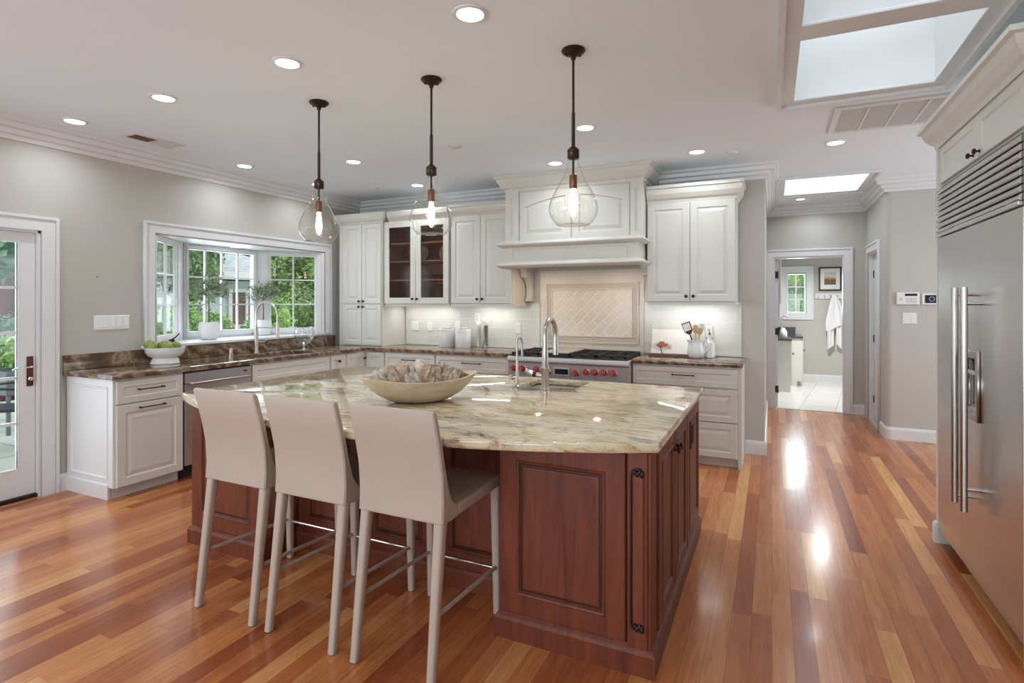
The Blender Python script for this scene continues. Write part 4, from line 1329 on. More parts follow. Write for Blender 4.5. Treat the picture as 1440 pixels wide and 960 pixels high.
MB().tube(pts + [e + Vector((0, 0, -0.075))], [0.007] * len(pts) + [0.008], 10).build('spout', 'nickel', t, smooth=50)
lv = MB().tube([(-0.01, 0, 0.06), (-0.035, -0.01, 0.06)], 0.012, 12)
lv.tube([(-0.035, -0.01, 0.045), (-0.035, -0.01, 0.075)], 0.014, 12)
lv.build('lever', 'nickel', t, smooth=50)

# ================================================================= BAR STOOLS
def make_stool(label):
    t = thing('bar_stool', label, 'bar stool', (0, 0, 0), 0, 'beige leather bar stools along the island')
    hw = 0.203
    bk = [(-0.236, 0.595), (-0.230, 0.68), (-0.236, 0.78), (-0.260, 0.90), (-0.298, 1.03), (-0.294, 1.042), (-0.280, 1.042), (-0.268, 1.03), (-0.230, 0.90), (-0.200, 0.78), (-0.178, 0.705), (-0.150, 0.662), (-0.112, 0.640), (-0.112, 0.594), (-0.16, 0.590)]
    MB().prism(bk, -hw, hw, 'x').build('backrest', 'leather', t, smooth=35, bevel=0.010, bseg=3)
    st = [(-0.1115, 0.594), (-0.1115, 0.640), (0.0, 0.640), (0.16, 0.650), (0.26, 0.655), (0.285, 0.648), (0.292, 0.63), (0.290, 0.605), (0.27, 0.600), (0.0, 0.594)]
    MB().prism(st, -hw, hw, 'x').build('seat', 'leather', t, smooth=35, bevel=0.010, bseg=3)
    seam = MB().tube([(-hw - 0.0005, -0.228, 0.60), (-hw - 0.0005, -0.224, 0.68), (-hw - 0.0005, -0.232, 0.79), (-hw - 0.0005, -0.256, 0.90), (-hw - 0.0005, -0.292, 1.03)], 0.0016, 6)
    seam.build('piping', 'leather', t, smooth=60)
    seam = MB().tube([(hw + 0.0005, -0.228, 0.60), (hw + 0.0005, -0.224, 0.68), (hw + 0.0005, -0.232, 0.79), (hw + 0.0005, -0.256, 0.90), (hw + 0.0005, -0.292, 1.03)], 0.0016, 6)
    seam.build('piping', 'leather', t, smooth=60)
    for sx in (-1, 1):
        for (yb, yt, zt) in ((-0.282, -0.208, 0.604), (0.272, 0.262, 0.606)):
            xt, xb = sx * (hw - 0.024), sx * (hw - 0.020)
            lg = MB()
            lps = []
            for f_, s_ in ((0, 0.0165), (0.5, 0.0195), (1, 0.023)):
                cx, cy, cz = xb + (xt - xb) * f_, yb + (yt - yb) * f_, 0.004 + (zt - 0.004) * f_
                n = 16
                lps.append([Vector((cx + s_ * math.copysign(abs(math.cos(2 * PI * i / n + PI / n)) ** 0.6, math.cos(2 * PI * i / n + PI / n)), cy + s_ * math.copysign(abs(math.sin(2 * PI * i / n + PI / n)) ** 0.6, math.sin(2 * PI * i / n + PI / n)), cz)) for i in range(n)])
            lg.loops(lps)
            l = lg.build('leg', 'leather', t, smooth=50)
            MB().lathe([(0.0145, 0), (0.0145, 0.0038)], (xb, yb, 0), 14).build('foot_cap', 'rubber', l)
        MB().tube([(sx * (hw - 0.0205), -0.252, 0.250), (sx * (hw - 0.0205), 0.268, 0.222)], 0.009, 10).build('stretcher', 'leather', t, smooth=60)
    MB().tube([(-hw + 0.02, 0.269, 0.212), (hw - 0.02, 0.269, 0.212)], 0.009, 10).build('footrest', 'chrome', t, smooth=60)['label'] = 'polished metal footrest bar'
    return t


st0 = make_stool('beige leather bar stool farthest left, beside the left end of the island')
st0.location = (-2.293, 2.022, 0)
dup(st0, (-1.823, 2.022, 0), 'beige leather bar stool in the middle of the row of three')
dup(st0, (-1.340, 2.022, 0), 'beige leather bar stool nearest the panelled right pier, its seat showing')

# ================================================================= PENDANTS
def make_pendant(label):
    t = thing('pendant_light', label, 'pendant light', (0, 0, 0), 0, 'clear glass pendant lights over the island')
    cn = MB().lathe([(0.060, 0), (0.062, -0.006), (0.055, -0.016), (0.030, -0.028), (0.014, -0.034), (0.012, -0.05), (0.001, -0.05)], seg=28)
    for a in (0.6, 0.6 + PI):
        cn.sphere((0.036 * math.cos(a), 0.036 * math.sin(a), -0.029), 0.006, 8, 6)
    cn.build('canopy', 'bronze', t, smooth=40)
    MB().tube([(0, 0, -0.045), (0, 0, -0.335)], 0.0065, 10).tube([(0, 0, -0.325), (0, 0, -0.332), (0, 0, -0.525)], [0.0075, 0.0095, 0.0095], 12).build('rod', 'bronze', t, smooth=40)
    c = MB().lathe([(0.010, -0.50), (0.024, -0.512), (0.031, -0.520), (0.031, -0.530), (0.029, -0.533), (0.031, -0.536), (0.031, -0.562), (0.026, -0.566), (0.001, -0.566)], seg=24)
    c.build('collar', 'bronze', t, smooth=40)
    MB().tube([(0, 0, -0.56), (0, 0, -0.655)], 0.0055, 10).build('stem', 'bronze', t, smooth=40)
    MB().lathe([(0.008, -0.645), (0.019, -0.65), (0.020, -0.655), (0.020, -0.715), (0.017, -0.72), (0.001, -0.72)], seg=20).build('socket', 'copper', t, smooth=40)
    b = MB().lathe([(0.012, -0.715), (0.013, -0.735), (0.017, -0.77), (0.0205, -0.805), (0.0185, -0.838), (0.011, -0.860), (0.004, -0.867), (0.001, -0.868)], seg=20)
    b.build('bulb', 'bulb', t, smooth=60)
    prof = [(0.0285, -0.555), (0.030, -0.585), (0.037, -0.615), (0.053, -0.655), (0.074, -0.695), (0.098, -0.735), (0.116, -0.772), (0.1255, -0.808), (0.127, -0.835), (0.119, -0.865), (0.104, -0.888), (0.093, -0.900), (0.086, -0.908), (0.060, -0.905), (0.002, -0.902)]
    g = MB()
    seg = 48
    g.loops([[Vector((r * math.cos(2 * PI * i / seg), r * math.sin(2 * PI * i / seg), z)) for i in range(seg)] for r, z in prof], False, False)
    g.build('glass_shade', 'globe', t, smooth=80)
    return t


p0 = make_pendant('clear glass teardrop pendant light nearest the bay window, leftmost of three')
PS = [(-2.680, 2.72), (-1.806, 2.72), (-0.931, 2.72)]
p0.location = (PS[0][0], PS[0][1], ZC - 0.0005)
dup(p0, (PS[1][0], PS[1][1], ZC - 0.0005), 'clear glass teardrop pendant light in the middle, in front of the glazed cabinet')
dup(p0, (PS[2][0], PS[2][1], ZC - 0.0005), 'clear glass teardrop pendant light in front of the range hood')
for x, y in PS:
    l = bpy.data.lights.new('pendant_lamp', 'POINT')
    l.energy = 5
    l.color = (1, 0.82, 0.58)
    l.shadow_soft_size = 0.02
    o = bpy.data.objects.new('pendant_lamp', l)
    o.location = (x, y, 1.92)
    COL.objects.link(o)

# ================================================================= CEILING FITTINGS
cans = [(-1.237, 2.178, 'recessed ceiling light nearest the camera, above the right pendant'),
        (-2.394, 2.197, 'recessed ceiling light above the leftmost pendant, nearest the camera side'),
        (-3.518, 2.234, 'recessed ceiling light in front of the left ceiling vent, towards the room'),
        (-4.554, 2.249, 'recessed ceiling light farthest left, close to the crown moulding by the patio door'),
        (-4.573, 3.682, 'recessed ceiling light close to the crown moulding above the left end of the bay window'),
        (-3.519, 4.002, 'recessed ceiling light between the left and middle pendants'),
        (-4.554, 4.606, 'recessed ceiling light just behind the left pendant collar, near the window wall'),
        (-3.576, 5.108, 'recessed ceiling light in front of the glazed cabinet'),
        (-1.838, 4.853, 'recessed ceiling light directly in front of the range hood crown'),
        (-1.262, 3.962, 'recessed ceiling light right beside the right pendant rod'),
        (-0.587, 5.011, 'recessed ceiling light in front of the wall cabinet right of the hood'),
        (0.474, 5.206, 'recessed ceiling light beside the return grille, towards the hallway')]
first = None
for x, y, lb in cans:
    if first is None:
        first = thing('ceiling_light', lb, 'ceiling light', (x, y, ZC - 0.0005), 0, 'recessed downlights in the kitchen ceiling')
        MB().lathe([(0.082, 0), (0.080, -0.005), (0.064, -0.008), (0.060, -0.005), (0.060, -0.001)], seg=28).build('trim_ring', 'trim', first, smooth=40)
        MB().lathe([(0.0595, -0.0012), (0.0595, -0.0045), (0.001, -0.0055)], seg=28).build('lens', 'can', first, smooth=40)
    else:
        dup(first, (x, y, ZC - 0.0005), lb)
    area('downlight', (x, y, ZC - 0.012), (0, 0, 0), 0.11, 0.11, P_CAN, (0.83, 0.925, 1.0), 'DISK', 150)
for x, y in ((-1.2, 0.3), (-3.5, 0.3), (-1.2, -1.8), (-3.5, -1.8), (1.9, 5.6)):
    area('downlight', (x, y, ZC - 0.012), (0, 0, 0), 0.11, 0.11, P_CAN, (0.83, 0.925, 1.0), 'DISK', 150)
area('downlight', (0.5, 7.95, ZC - 0.012), (0, 0, 0), 0.11, 0.11, 3.2, (0.83, 0.925, 1.0), 'DISK', 150)
area('downlight', (0.7, 9.9, 2.44), (0, 0, 0), 0.15, 0.15, 38, (0.96, 0.98, 1.0), 'DISK', 150)

t = thing('ceiling_vent', 'small white ceiling register with a brown open half near the left wall', 'vent', (-4.53, 2.79, ZC - 0.0005))
MB().polyhole(rect(-0.10, 0.10, -0.20, 0.20), [rect(-0.07, 0.07, -0.17, 0.17)], -0.008, 0, 0.002).build('frame', 'trim', t)
MB().box(-0.0695, 0.0695, -0.1695, 0.0, -0.004, -0.001).build('open_louver', 'brownvent', t)['label'] = 'brown open half'
s_ = MB()
for k in range(8):
    s_.box(-0.0695, 0.0695, 0.004 + k * 0.0208, 0.018 + k * 0.0208, -0.006, -0.001)
s_.build('louver', 'trim', t)
t = thing('return_grille', 'long pale return-air grille in the ceiling between skylight and refrigerator', 'vent', (0.39, 4.28, ZC - 0.0005))
MB().polyhole(rect(0.0, 1.25, 0, 0.62), [rect(0.04 + 0.168 * k, 0.193 + 0.168 * k, 0.045, 0.575) for k in range(7)], -0.012, 0, 0.002).build('frame', 'trim', t)
sl_ = MB()
for k in range(7):
    for q in range(26):
        y = 0.048 + q * 0.0203
        sl_.box(0.041 + 0.168 * k, 0.192 + 0.168 * k, y, y + 0.013, -0.008, -0.003)
    sl_.box(0.041 + 0.168 * k, 0.192 + 0.168 * k, 0.046, 0.574, -0.0025, -0.0005)
sl_.build('louvers', 'grille', t)
for nm, lb, x, y, r, mt_ in (('ceiling_speaker', 'round ivory ceiling speaker cover between middle and right pendants', -2.397, 3.965, 0.06, 'cab'),
                        ('smoke_detector', 'small white smoke detector on the ceiling near the back left corner', -4.107, 5.026, 0.045, 'plastic'),
                        ('sprinkler_head', 'small ceiling sprinkler cap in front of the wall cabinet right of the hood', -0.303, 5.17, 0.04, 'plastic')):
    t = thing(nm, lb, 'ceiling fitting', (x, y, ZC - 0.0005))
    MB().lathe([(r, 0), (r, -0.006), (r * 0.85, -0.012)], seg=24).lathe([(r * 0.8, -0.001), (r * 0.6, -0.014), (0.001, -0.016)], seg=24).build('cover', mt_, t, smooth=35)
t = thing('ceiling_light', 'small recessed light in the hallway ceiling behind the hall skylight', 'ceiling light', (0.33, 7.86, ZC - 0.0005))
MB().lathe([(0.07, 0), (0.068, -0.005), (0.05, -0.007), (0.048, -0.001)], seg=24).build('trim_ring', 'trim', t, smooth=40)
MB().lathe([(0.0475, -0.0012), (0.0475, -0.004), (0.001, -0.005)], seg=24).build('lens', 'can', t, smooth=40)

# ================================================================= REFRIGERATOR WALL
FX, FY = 0.935, 4.09
t = thing('refrigerator', 'wide built-in stainless steel refrigerator with twin bar handles and louvred top grille', 'refrigerator', (FX, FY, 0), -90)
MB().box(0.002, 1.238, 0.0, 0.66, 0.075, 2.145).build('refrigerator_body', 'iron', t)
MB().box(0.002, 1.238, 0.05, 0.07, 0.0, 0.0745).build('toe_grille', 'iron', t)


def fdoor(x0, x1, y0, y1):
    m = MB()
    c = [(x0, y0), (x1, y1), (x1, -0.002), (x0, -0.002)]
    return m.prism(c, 0.085, 1.835, 'z')


fdoor(0.004, 0.519, -0.028, -0.024).build('freezer_door', 'steel', t, bevel=0.004)
dc = MB().polyhole(rect(0.522, 0.744, 0.085, 1.835), [rect(0.555, 0.715, 0.905, 1.175)], -0.026, -0.002, 0.002, m=RYZ).build('dispenser_panel', 'steel', t)
fr_ = MB().polyhole(rect(0.526, 0.741, 0.868, 1.212), [rect(0.556, 0.714, 0.906, 1.174)], -0.042, -0.0262, 0.004, m=RYZ)
fr_.build('dispenser_frame', 'nickel', dc)
MB().box(0.556, 0.714, -0.0018, -0.0005, 0.906, 1.174).box(0.556, 0.714, -0.040, -0.0262, 1.095, 1.112).build('dispenser_recess', 'grille', dc)
MB().prism([(-0.040, 0.907), (-0.002, 0.907), (-0.002, 0.945), (-0.036, 0.925)], 0.557, 0.713, 'x').build('drip_tray', 'nickel', dc)
fdoor(0.747, 1.236, -0.028, -0.028).build('refrigerator_door', 'steel', t, bevel=0.004)
h = MB().tube([(0.735, -0.09, 0.435), (0.735, -0.09, 1.525)], 0.0155, 16)
for z in (0.545, 1.445):
    h.tube([(0.735, -0.09, z), (0.735, -0.0265, z)], 0.010, 10)
h.build('handle', 'nickel', t, smooth=50)
h = MB().tube([(0.585, -0.09, 0.435), (0.585, -0.09, 1.525)], 0.0155, 16)
for z in (0.47, 1.49):
    h.tube([(0.585, -0.09, z), (0.585, -0.0265, z)], 0.010, 10)
h.build('handle', 'nickel', t, smooth=50)
g = MB().box(0.004, 1.236, -0.012, -0.002, 1.845, 2.14)
NL = 8
g2 = MB()
for k in range(NL):
    z = 1.872 + k * 0.0335
    g2.prism([(-0.013, z - 0.004), (-0.034, z - 0.013), (-0.042, z - 0.008), (-0.043, z + 0.004), (-0.034, z + 0.013), (-0.013, z + 0.022)], 0.008, 1.232, 'x')
g.build('grille_back', 'black', t)
g2.build('grille_louver', 'steel_h', t, smooth=30)
MB().box(0.004, 1.236, -0.045, -0.002, 1.838, 1.856).build('grille_rail', 'steel_h', t, bevel=0.004)

t = thing('refrigerator_cabinet', 'cream built-in surround and cupboard above the refrigerator with crown moulding', 'cabinet', (FX, 4.135, 0), -90)
fc = MB().box(0.0, 0.040, -0.028, 0.70, 0.0, 2.40).box(1.288, 1.328, -0.028, 0.70, 0.0, 2.40).box(0.0405, 1.2875, 0.0, 0.70, 2.15, 2.40)
fc.build('cabinet_body', 'cab', t)
for a, b, kx in ((0.048, 0.70, 0.655), (0.708, 1.285, 0.75)):
    front(t, 'door', a, b, 2.160, 2.385, ('knob', kx, 2.185), 0.055, rings=FLATP)
cr_ = [(0, 2.375), (0.006, 2.375), (0.012, 2.40), (0.03, 2.415), (0.055, 2.45), (0.066, 2.485), (0.085, 2.492), (0.085, 2.515), (0, 2.515)]
MB().sweep(cr_, [(0.0, 0.70), (0.0, -0.024), (1.328, -0.024), (1.328, 0.70)]).build('crown', 'cab', t)
MB().box(-0.002, 1.33, -0.02, 0.70, 2.4005, 2.45).build('cabinet_top', 'cab', t)
MB().sweep([(0, 0), (0.016, 0), (0.016, 0.105), (0.006, 0.122), (0, 0.122)], [(0, 0.70), (0, -0.028), (0.040, -0.028)]).build('plinth', 'trim', t)

# ================================================================= THINGS ON THE WORKTOPS
# white ceramic footed bowl with apples
BX_, BY_ = -4.75, 3.03
bs = 0.85
t = thing('footed_bowl', 'white ceramic footed bowl holding green apples on the brown worktop', 'bowl', (BX_, BY_, CZ1 + 0.0005))
MB().lathe([(0.1122, 0.0000), (0.1148, 0.0074), (0.1071, 0.0130), (0.1054, 0.0279), (0.0952, 0.0428), (0.0918, 0.0512)], seg=40).build('foot', 'white', t, smooth=40)
MB().lathe([(0.0850, 0.0484), (0.1232, 0.0651), (0.1462, 0.0977), (0.1530, 0.1302), (0.1547, 0.1414), (0.1487, 0.1414), (0.1428, 0.1256), (0.1318, 0.0930), (0.1020, 0.0698), (0.0008, 0.0632)], seg=40).build('dish', 'white', t, smooth=50)
ap = [(-0.01, -0.105, 0.158, 'leftmost green apple in the white footed bowl'), (-0.035, -0.006, 0.158, 'green apple in the middle of the fruit in the white footed bowl'),
      (0.02, 0.082, 0.156, 'rightmost green apple at the front right of the white footed bowl'), (-0.09, 0.075, 0.160, 'green apple at the back right of the white footed bowl'),
      (0.075, -0.03, 0.156, 'green apple at the front centre of the white footed bowl'), (-0.10, -0.07, 0.170, 'green apple at the back left of the white footed bowl, near the wall')]
a0 = None
for i, (ax, ay, az, lb) in enumerate(ap):
    if a0 is None:
        a0 = thing('apple', lb, 'apple', (0, 0, 0), 0, 'green apples in the white footed bowl')
        pr = []
        for k in range(19):
            th = PI * k / 18
            r = 0.043 * math.sin(th) ** 0.85 * (1 + 0.10 * math.cos(th - 0.3))
            z = -0.039 * math.cos(th) + (0.008 if k == 0 else 0.003 if k == 1 else 0) - (0.012 if k == 18 else 0.004 if k == 17 else 0)
            pr.append((max(r, 0.0005), z))
        MB().lathe(pr, seg=24).build('flesh', 'apple', a0, smooth=80)
        MB().tube([(0, 0, 0.028), (0.003, 0, 0.044), (0.008, 0.002, 0.056)], 0.002, 6).build('stem', 'walnut', a0)
        o = a0
    else:
        o = dup(a0, None, lb)
    o.location = (BX_ + ax, BY_ + ay, CZ1 + az - 0.01)
    o.rotation_euler = (0.25 * math.sin(i * 2.1), 0.3 * math.cos(i * 1.7), i * 1.3)

# glass jug
t = thing('glass_jug', 'clear glass footed jug with handle on the worktop at the right end of the sink', 'jug', (-4.72, 4.565, CZ1 + 0.0005))
seg = 36
def shell(prof, seg=36, c=(0, 0, 0)):
    return MB().loops([[Vector((c[0] + r * math.cos(2 * PI * i / seg), c[1] + r * math.sin(2 * PI * i / seg), c[2] + z)) for i in range(seg)] for r, z in prof], False, False)
shell([(0.052, 0), (0.048, 0.006), (0.014, 0.016), (0.011, 0.035), (0.02, 0.055), (0.07, 0.085), (0.098, 0.13), (0.104, 0.17), (0.098, 0.215), (0.092, 0.245), (0.100, 0.258)]).build('vessel', 'jug', t, smooth=80)
MB().tube([(0.0, 0.095, 0.235), (0, 0.135, 0.225), (0, 0.15, 0.18), (0, 0.135, 0.13), (0, 0.10, 0.115)], 0.008, 10).build('handle', 'jug', t, smooth=60)

# olive trees in white pots
def leaf_cluster(mb, pts, n, size, rnd, up=0.2):
    for i in range(n):
        p = rnd.choice(pts)
        p = Vector(p) + Vector((rnd.gauss(0, 0.012), rnd.gauss(0, 0.012), rnd.gauss(0, 0.012)))
        d = Vector((rnd.gauss(0, 1), rnd.gauss(0, 1), rnd.gauss(up, 0.8))).normalized()
        s_ = d.cross(Vector((rnd.gauss(0, 1), rnd.gauss(0, 1), rnd.gauss(0, 1)))).normalized()
        L = size * rnd.uniform(0.7, 1.3)
        w = L * 0.13
        v = [mb.bm.verts.new(q) for q in (p, p + d * L * 0.45 + s_ * w, p + d * L, p + d * L * 0.45 - s_ * w)]
        mb.bm.faces.new(v)


def olive(label, loc, sc, seed, mat_l='olive'):
    rnd = random.Random(seed)
    t = thing('potted_olive_tree', label, 'potted plant', loc, 0)
    r = 0.098 * sc
    MB().lathe([(r * 0.62, 0), (r * 0.80, 0.012), (r * 0.97, 0.05), (r, 0.095), (r * 0.96, 0.15), (r * 0.90, 0.178), (r * 0.86, 0.178), (r * 0.88, 0.155), (r * 0.9, 0.15)], seg=36).build('pot', 'pot', t, smooth=50)
    MB().lathe([(r * 0.895, 0.158), (r * 0.5, 0.164), (0.001, 0.166)], seg=24).build('soil', 'soil', t, smooth=60)
    trunk = [(0, 0, 0.15), (0.004, -0.003, 0.28), (-0.004, 0.002, 0.42 * sc + 0.02), (0.003, 0.004, 0.52 * sc)]
    tb = MB().tube(trunk, [0.008, 0.007, 0.006, 0.005], 8)
    tips = []
    for k in range(26):
        a = rnd.uniform(0, 2 * PI)
        el = rnd.uniform(-0.25, 1.2)
        L = rnd.uniform(0.12, 0.24) * sc
        b = Vector(trunk[2]).lerp(Vector(trunk[3]), rnd.random())
        d = Vector((math.cos(a) * math.cos(el), math.sin(a) * math.cos(el), math.sin(el) * 0.9))
        mid = b + d * L * 0.5 + Vector((0, 0, 0.012))
        e = b + d * L
        tb.tube([b, mid, e], [0.003, 0.002, 0.0012], 5)
        for q in range(7):
            tips.append(mid.lerp(e, q / 6))
    tb.build('trunk', 'bark', t, smooth=60)
    lf_ = MB()
    leaf_cluster(lf_, tips, 430, 0.062 * sc, rnd)
    lf_.build('foliage', mat_l, t)
    return t


olive('small olive tree in a round white pot on the window sill, left of the faucet', (-5.19, 3.76, 1.0725), 1.0, 4)
olive('small silvery olive tree in a white pot on the sill, behind the window faucet', (-5.28, 4.50, 1.0725), 0.92, 9)

# canisters
def canister(label, x, y, r, h, lid=True):
    t = thing('canister', label, 'canister', (x, y, CZ1 + 0.0005))
    MB().lathe([(r * 0.97, 0), (r, 0.004), (r, h - 0.004), (r * 0.98, h), (0.001, h)], seg=36).build('jar', 'white', t, smooth=40)
    MB().lathe([(r * 1.02, h + 0.0005), (r * 1.02, h + 0.020), (r * 0.96, h + 0.028), (0.001, h + 0.030)], seg=36).build('lid', 'white', t, smooth=40)
    MB().lathe([(r * 0.5, h + 0.031), (r * 0.55, h + 0.04), (r * 0.5, h + 0.048), (0.001, h + 0.05)], seg=28).build('lid_knob', 'grille', t, smooth=40)
canister('white lidded canister, left of the pair left of the range', -3.50, 5.60, 0.096, 0.185)
canister('white lidded canister, right of the pair, next to the salt mill', -3.262, 5.585, 0.096, 0.185)


def mill(label, x, y, fill, top, h=0.30):
    t = thing('spice_mill', label, 'mill', (x, y, CZ1 + 0.0005))
    r = 0.029
    shell([(r * 0.2, 0.0), (r, 0.0), (r, h * 0.8), (r * 0.8, h * 0.82)], 24).build('tube', 'jug', t, smooth=60)
    MB().lathe([(r * 0.88, 0.03), (r * 0.88, h * 0.76), (0.001, h * 0.76)], seg=20).build('filling', fill, t, smooth=60)
    MB().lathe([(r, h * 0.80), (r * 1.03, h * 0.82), (r * 1.03, h * 0.93), (r * 0.7, h * 0.98), (0.001, h)], seg=24).build('cap', top, t, smooth=40)
mill('tall clear salt mill with white filling between canister and pepper mill', -3.085, 5.63, 'salt', 'plastic', 0.31)
mill('tall clear pepper mill filled with brown peppercorns', -2.975, 5.60, 'pepper', 'plastic', 0.345)

# cookbook on wooden stand
t = thing('cookbook_stand', 'low wooden cookbook stand on the worktop right of the range', 'book stand', (-0.905, 5.56, CZ1 + 0.0005), 0)
MB().box(-0.20, 0.20, -0.05, 0.10, 0, 0.012).box(-0.20, 0.20, -0.05, -0.04, 0.012, 0.026).build('base', 'walnut', t, bevel=0.002)
MB().box(-0.18, 0.18, 0.0, 0.006, 0.0, 0.2).xf(Matrix.Translation((0, 0.032, 0.0125)) @ Matrix.Rotation(R(-22), 4, 'X')).build('back_rest', 'walnut', t)
MB().tube([(-0.065, -0.052, 0.026), (-0.075, -0.056, 0.06), (-0.085, -0.045, 0.10)], 0.004, 8).build('page_holder', 'iron', t, smooth=60)
t = thing('cookbook', 'open white cookbook with a food photograph on the wooden stand', 'book', (-0.905, 5.56, CZ1 + 0.0005), 0)
mt = Matrix.Translation((0, 0.012, 0.018)) @ Matrix.Rotation(R(-22), 4, 'X')
MB().box(-0.185, 0.185, -0.010, 0.012, 0.0, 0.255, mt).build('pages', 'paper', t, bevel=0.003)
pm = MB()
for cx, cz, rx, rz in ((-0.085, 0.075, 0.10, 0.045),):
    pm.prism([(cx + rx * math.cos(2 * PI * i / 24), cz + rz * math.sin(2 * PI * i / 24)) for i in range(24)], -0.0112, -0.0102, 'y', mt)
pm.build('printed_plate', 'grille', t)
pm = MB()
rnd = random.Random(5)
for i in range(26):
    q_ = rnd.uniform(0, 6.28)
    k_ = rnd.uniform(0, 1) ** 0.5
    cx, cz = -0.085 + 0.05 * k_ * math.cos(q_), 0.092 + 0.024 * k_ * math.sin(q_)
    pm.prism([(cx + 0.013 * math.cos(2 * PI * k / 8), cz + 0.011 * math.sin(2 * PI * k / 8)) for k in range(8)], -0.0116 - 0.0002 * i, -0.0112, 'y', mt)
pm.build('printed_fruit', pbr('printed_orange', rgb(178, 96, 62), 0.5, var=0.3, scale=60), t)
pm = MB()
for i in range(6):
    cx, cz = -0.03 + rnd.uniform(-0.03, 0.03), 0.068 + rnd.uniform(-0.012, 0.012)
    pm.prism([(cx + 0.016 * math.cos(2 * PI * k / 8), cz + 0.009 * math.sin(2 * PI * k / 8)) for k in range(8)], -0.0117 - 0.0002 * i, -0.0112, 'y', mt)
pm.build('printed_bread', pbr('printed_tan', rgb(196, 172, 128), 0.5, var=0.2, scale=60), t)

# pitcher of utensils
PX, PY = -0.648, 5.475
t = thing('pitcher', 'white ceramic pitcher holding cooking utensils beside the cookbook', 'pitcher', (PX, PY, CZ1 + 0.0005))
seg = 32
pl_ = []
for r, z, sp in ((0.055, 0, 0), (0.072, 0.02, 0), (0.082, 0.06, 0), (0.074, 0.105, 0), (0.066, 0.14, 0.004), (0.070, 0.165, 0.012), (0.072, 0.172, 0.016), (0.067, 0.172, 0.016), (0.06, 0.14, 0), (0.066, 0.10, 0), (0.06, 0.02, 0)):
    pl_.append([Vector(((r + sp * max(0, math.cos(2 * PI * i / seg - PI)) ** 4) * math.cos(2 * PI * i / seg), r * math.sin(2 * PI * i / seg), z)) for i in range(seg)])
MB().loops(pl_, True, True).build('jug', 'white', t, smooth=60)
MB().tube([(0.062, 0, 0.150), (0.10, -0.01, 0.155), (0.122, -0.012, 0.12), (0.105, -0.01, 0.075), (0.072, -0.005, 0.055)], [0.009, 0.009, 0.0095, 0.009, 0.009], 10).build('handle', 'white', t, smooth=60)


def frame_to(p0, p1):
    z = (Vector(p1) - Vector(p0)).normalized()
    x = Vector((1, 0, 0))
    x = (x - z * x.dot(z)).normalized()
    y = z.cross(x)
    return Matrix(((x.x, y.x, z.x, p0[0]), (x.y, y.y, z.y, p0[1]), (x.z, y.z, z.z, p0[2]), (0, 0, 0, 1)))


U0 = (PX, PY, CZ1 + 0.03)
t = thing('slotted_spatula', 'grey slotted metal spatula leaning left in the white pitcher', 'utensil', (0, 0, 0))
m = frame_to((PX + 0.01, PY + 0.005, CZ1 + 0.04), (PX - 0.10, PY + 0.01, CZ1 + 0.335))
MB().tube([m @ Vector((0, 0, 0)), m @ Vector((0, 0, 0.17)), m @ Vector((0, 0, 0.20))], [0.006, 0.006, 0.004], 8).build('handle', 'iron', t, smooth=60)
MB().polyhole([(-0.012, 0.195), (0.012, 0.195), (0.038, 0.225), (0.042, 0.315), (-0.042, 0.315), (-0.038, 0.225)], [rect(-0.032 + 0.0165 * k, -0.0215 + 0.0165 * k, 0.232, 0.303) for k in range(4)], -0.0015, 0.0015, m=m @ RYZ).build('blade', 'bronze', t)


def spoon(label, p1, L, mat, head):
    t = thing('cooking_spoon', label, 'utensil', (0, 0, 0))
    m = frame_to(U0 if head != 'w' else (PX + 0.02, PY - 0.01, CZ1 + 0.035), p1)
    MB().tube([m @ Vector((0, 0, 0)), m @ Vector((0, 0, L * 0.78))], 0.0055, 8).build('handle', mat, t, smooth=60)
    MB().sphere((0, 0, L * 0.88), (0.026, 0.008, L * 0.15), 14, 10).xf(m).build('bowl', mat, t, smooth=80)
spoon('wooden spoon upright in the middle of the white pitcher', (PX - 0.01, PY + 0.02, CZ1 + 0.32), 0.28, 'spoon', '')
spoon('pale wooden spoon behind the upright wooden spoon in the pitcher', (PX + 0.035, PY + 0.0, CZ1 + 0.30), 0.25, 'spoon', 'w')
spoon('white spatula spoon at the right in the white pitcher', (PX + 0.055, PY + 0.03, CZ1 + 0.33), 0.30, 'plastic', '')
# ribbed bottle
t = thing('ribbed_bottle', 'white ribbed ceramic bottle with a pourer, right of the pitcher', 'bottle', (-0.535, 5.56, CZ1 + 0.0005))
lps = []
n = 48
for r, z in ((0.042, 0), (0.047, 0.006), (0.047, 0.125), (0.044, 0.14), (0.02, 0.165), (0.014, 0.18), (0.014, 0.205), (0.017, 0.208), (0.017, 0.216), (0.001, 0.217)):
    lps.append([Vector(((r * (1 + (0.03 if i % 2 else 0) * (0.006 <= z <= 0.14))) * math.cos(2 * PI * i / n), (r * (1 + (0.03 if i % 2 else 0) * (0.006 <= z <= 0.14))) * math.sin(2 * PI * i / n), z)) for i in range(n)])
MB().loops(lps).build('body', 'white', t, smooth=30)
MB().lathe([(0.010, 0.2175), (0.011, 0.235), (0.005, 0.24)], seg=14).tube([(0, 0, 0.235), (-0.004, 0, 0.26), (-0.012, 0, 0.275)], 0.004, 8).build('pourer', 'copper', t, smooth=50)

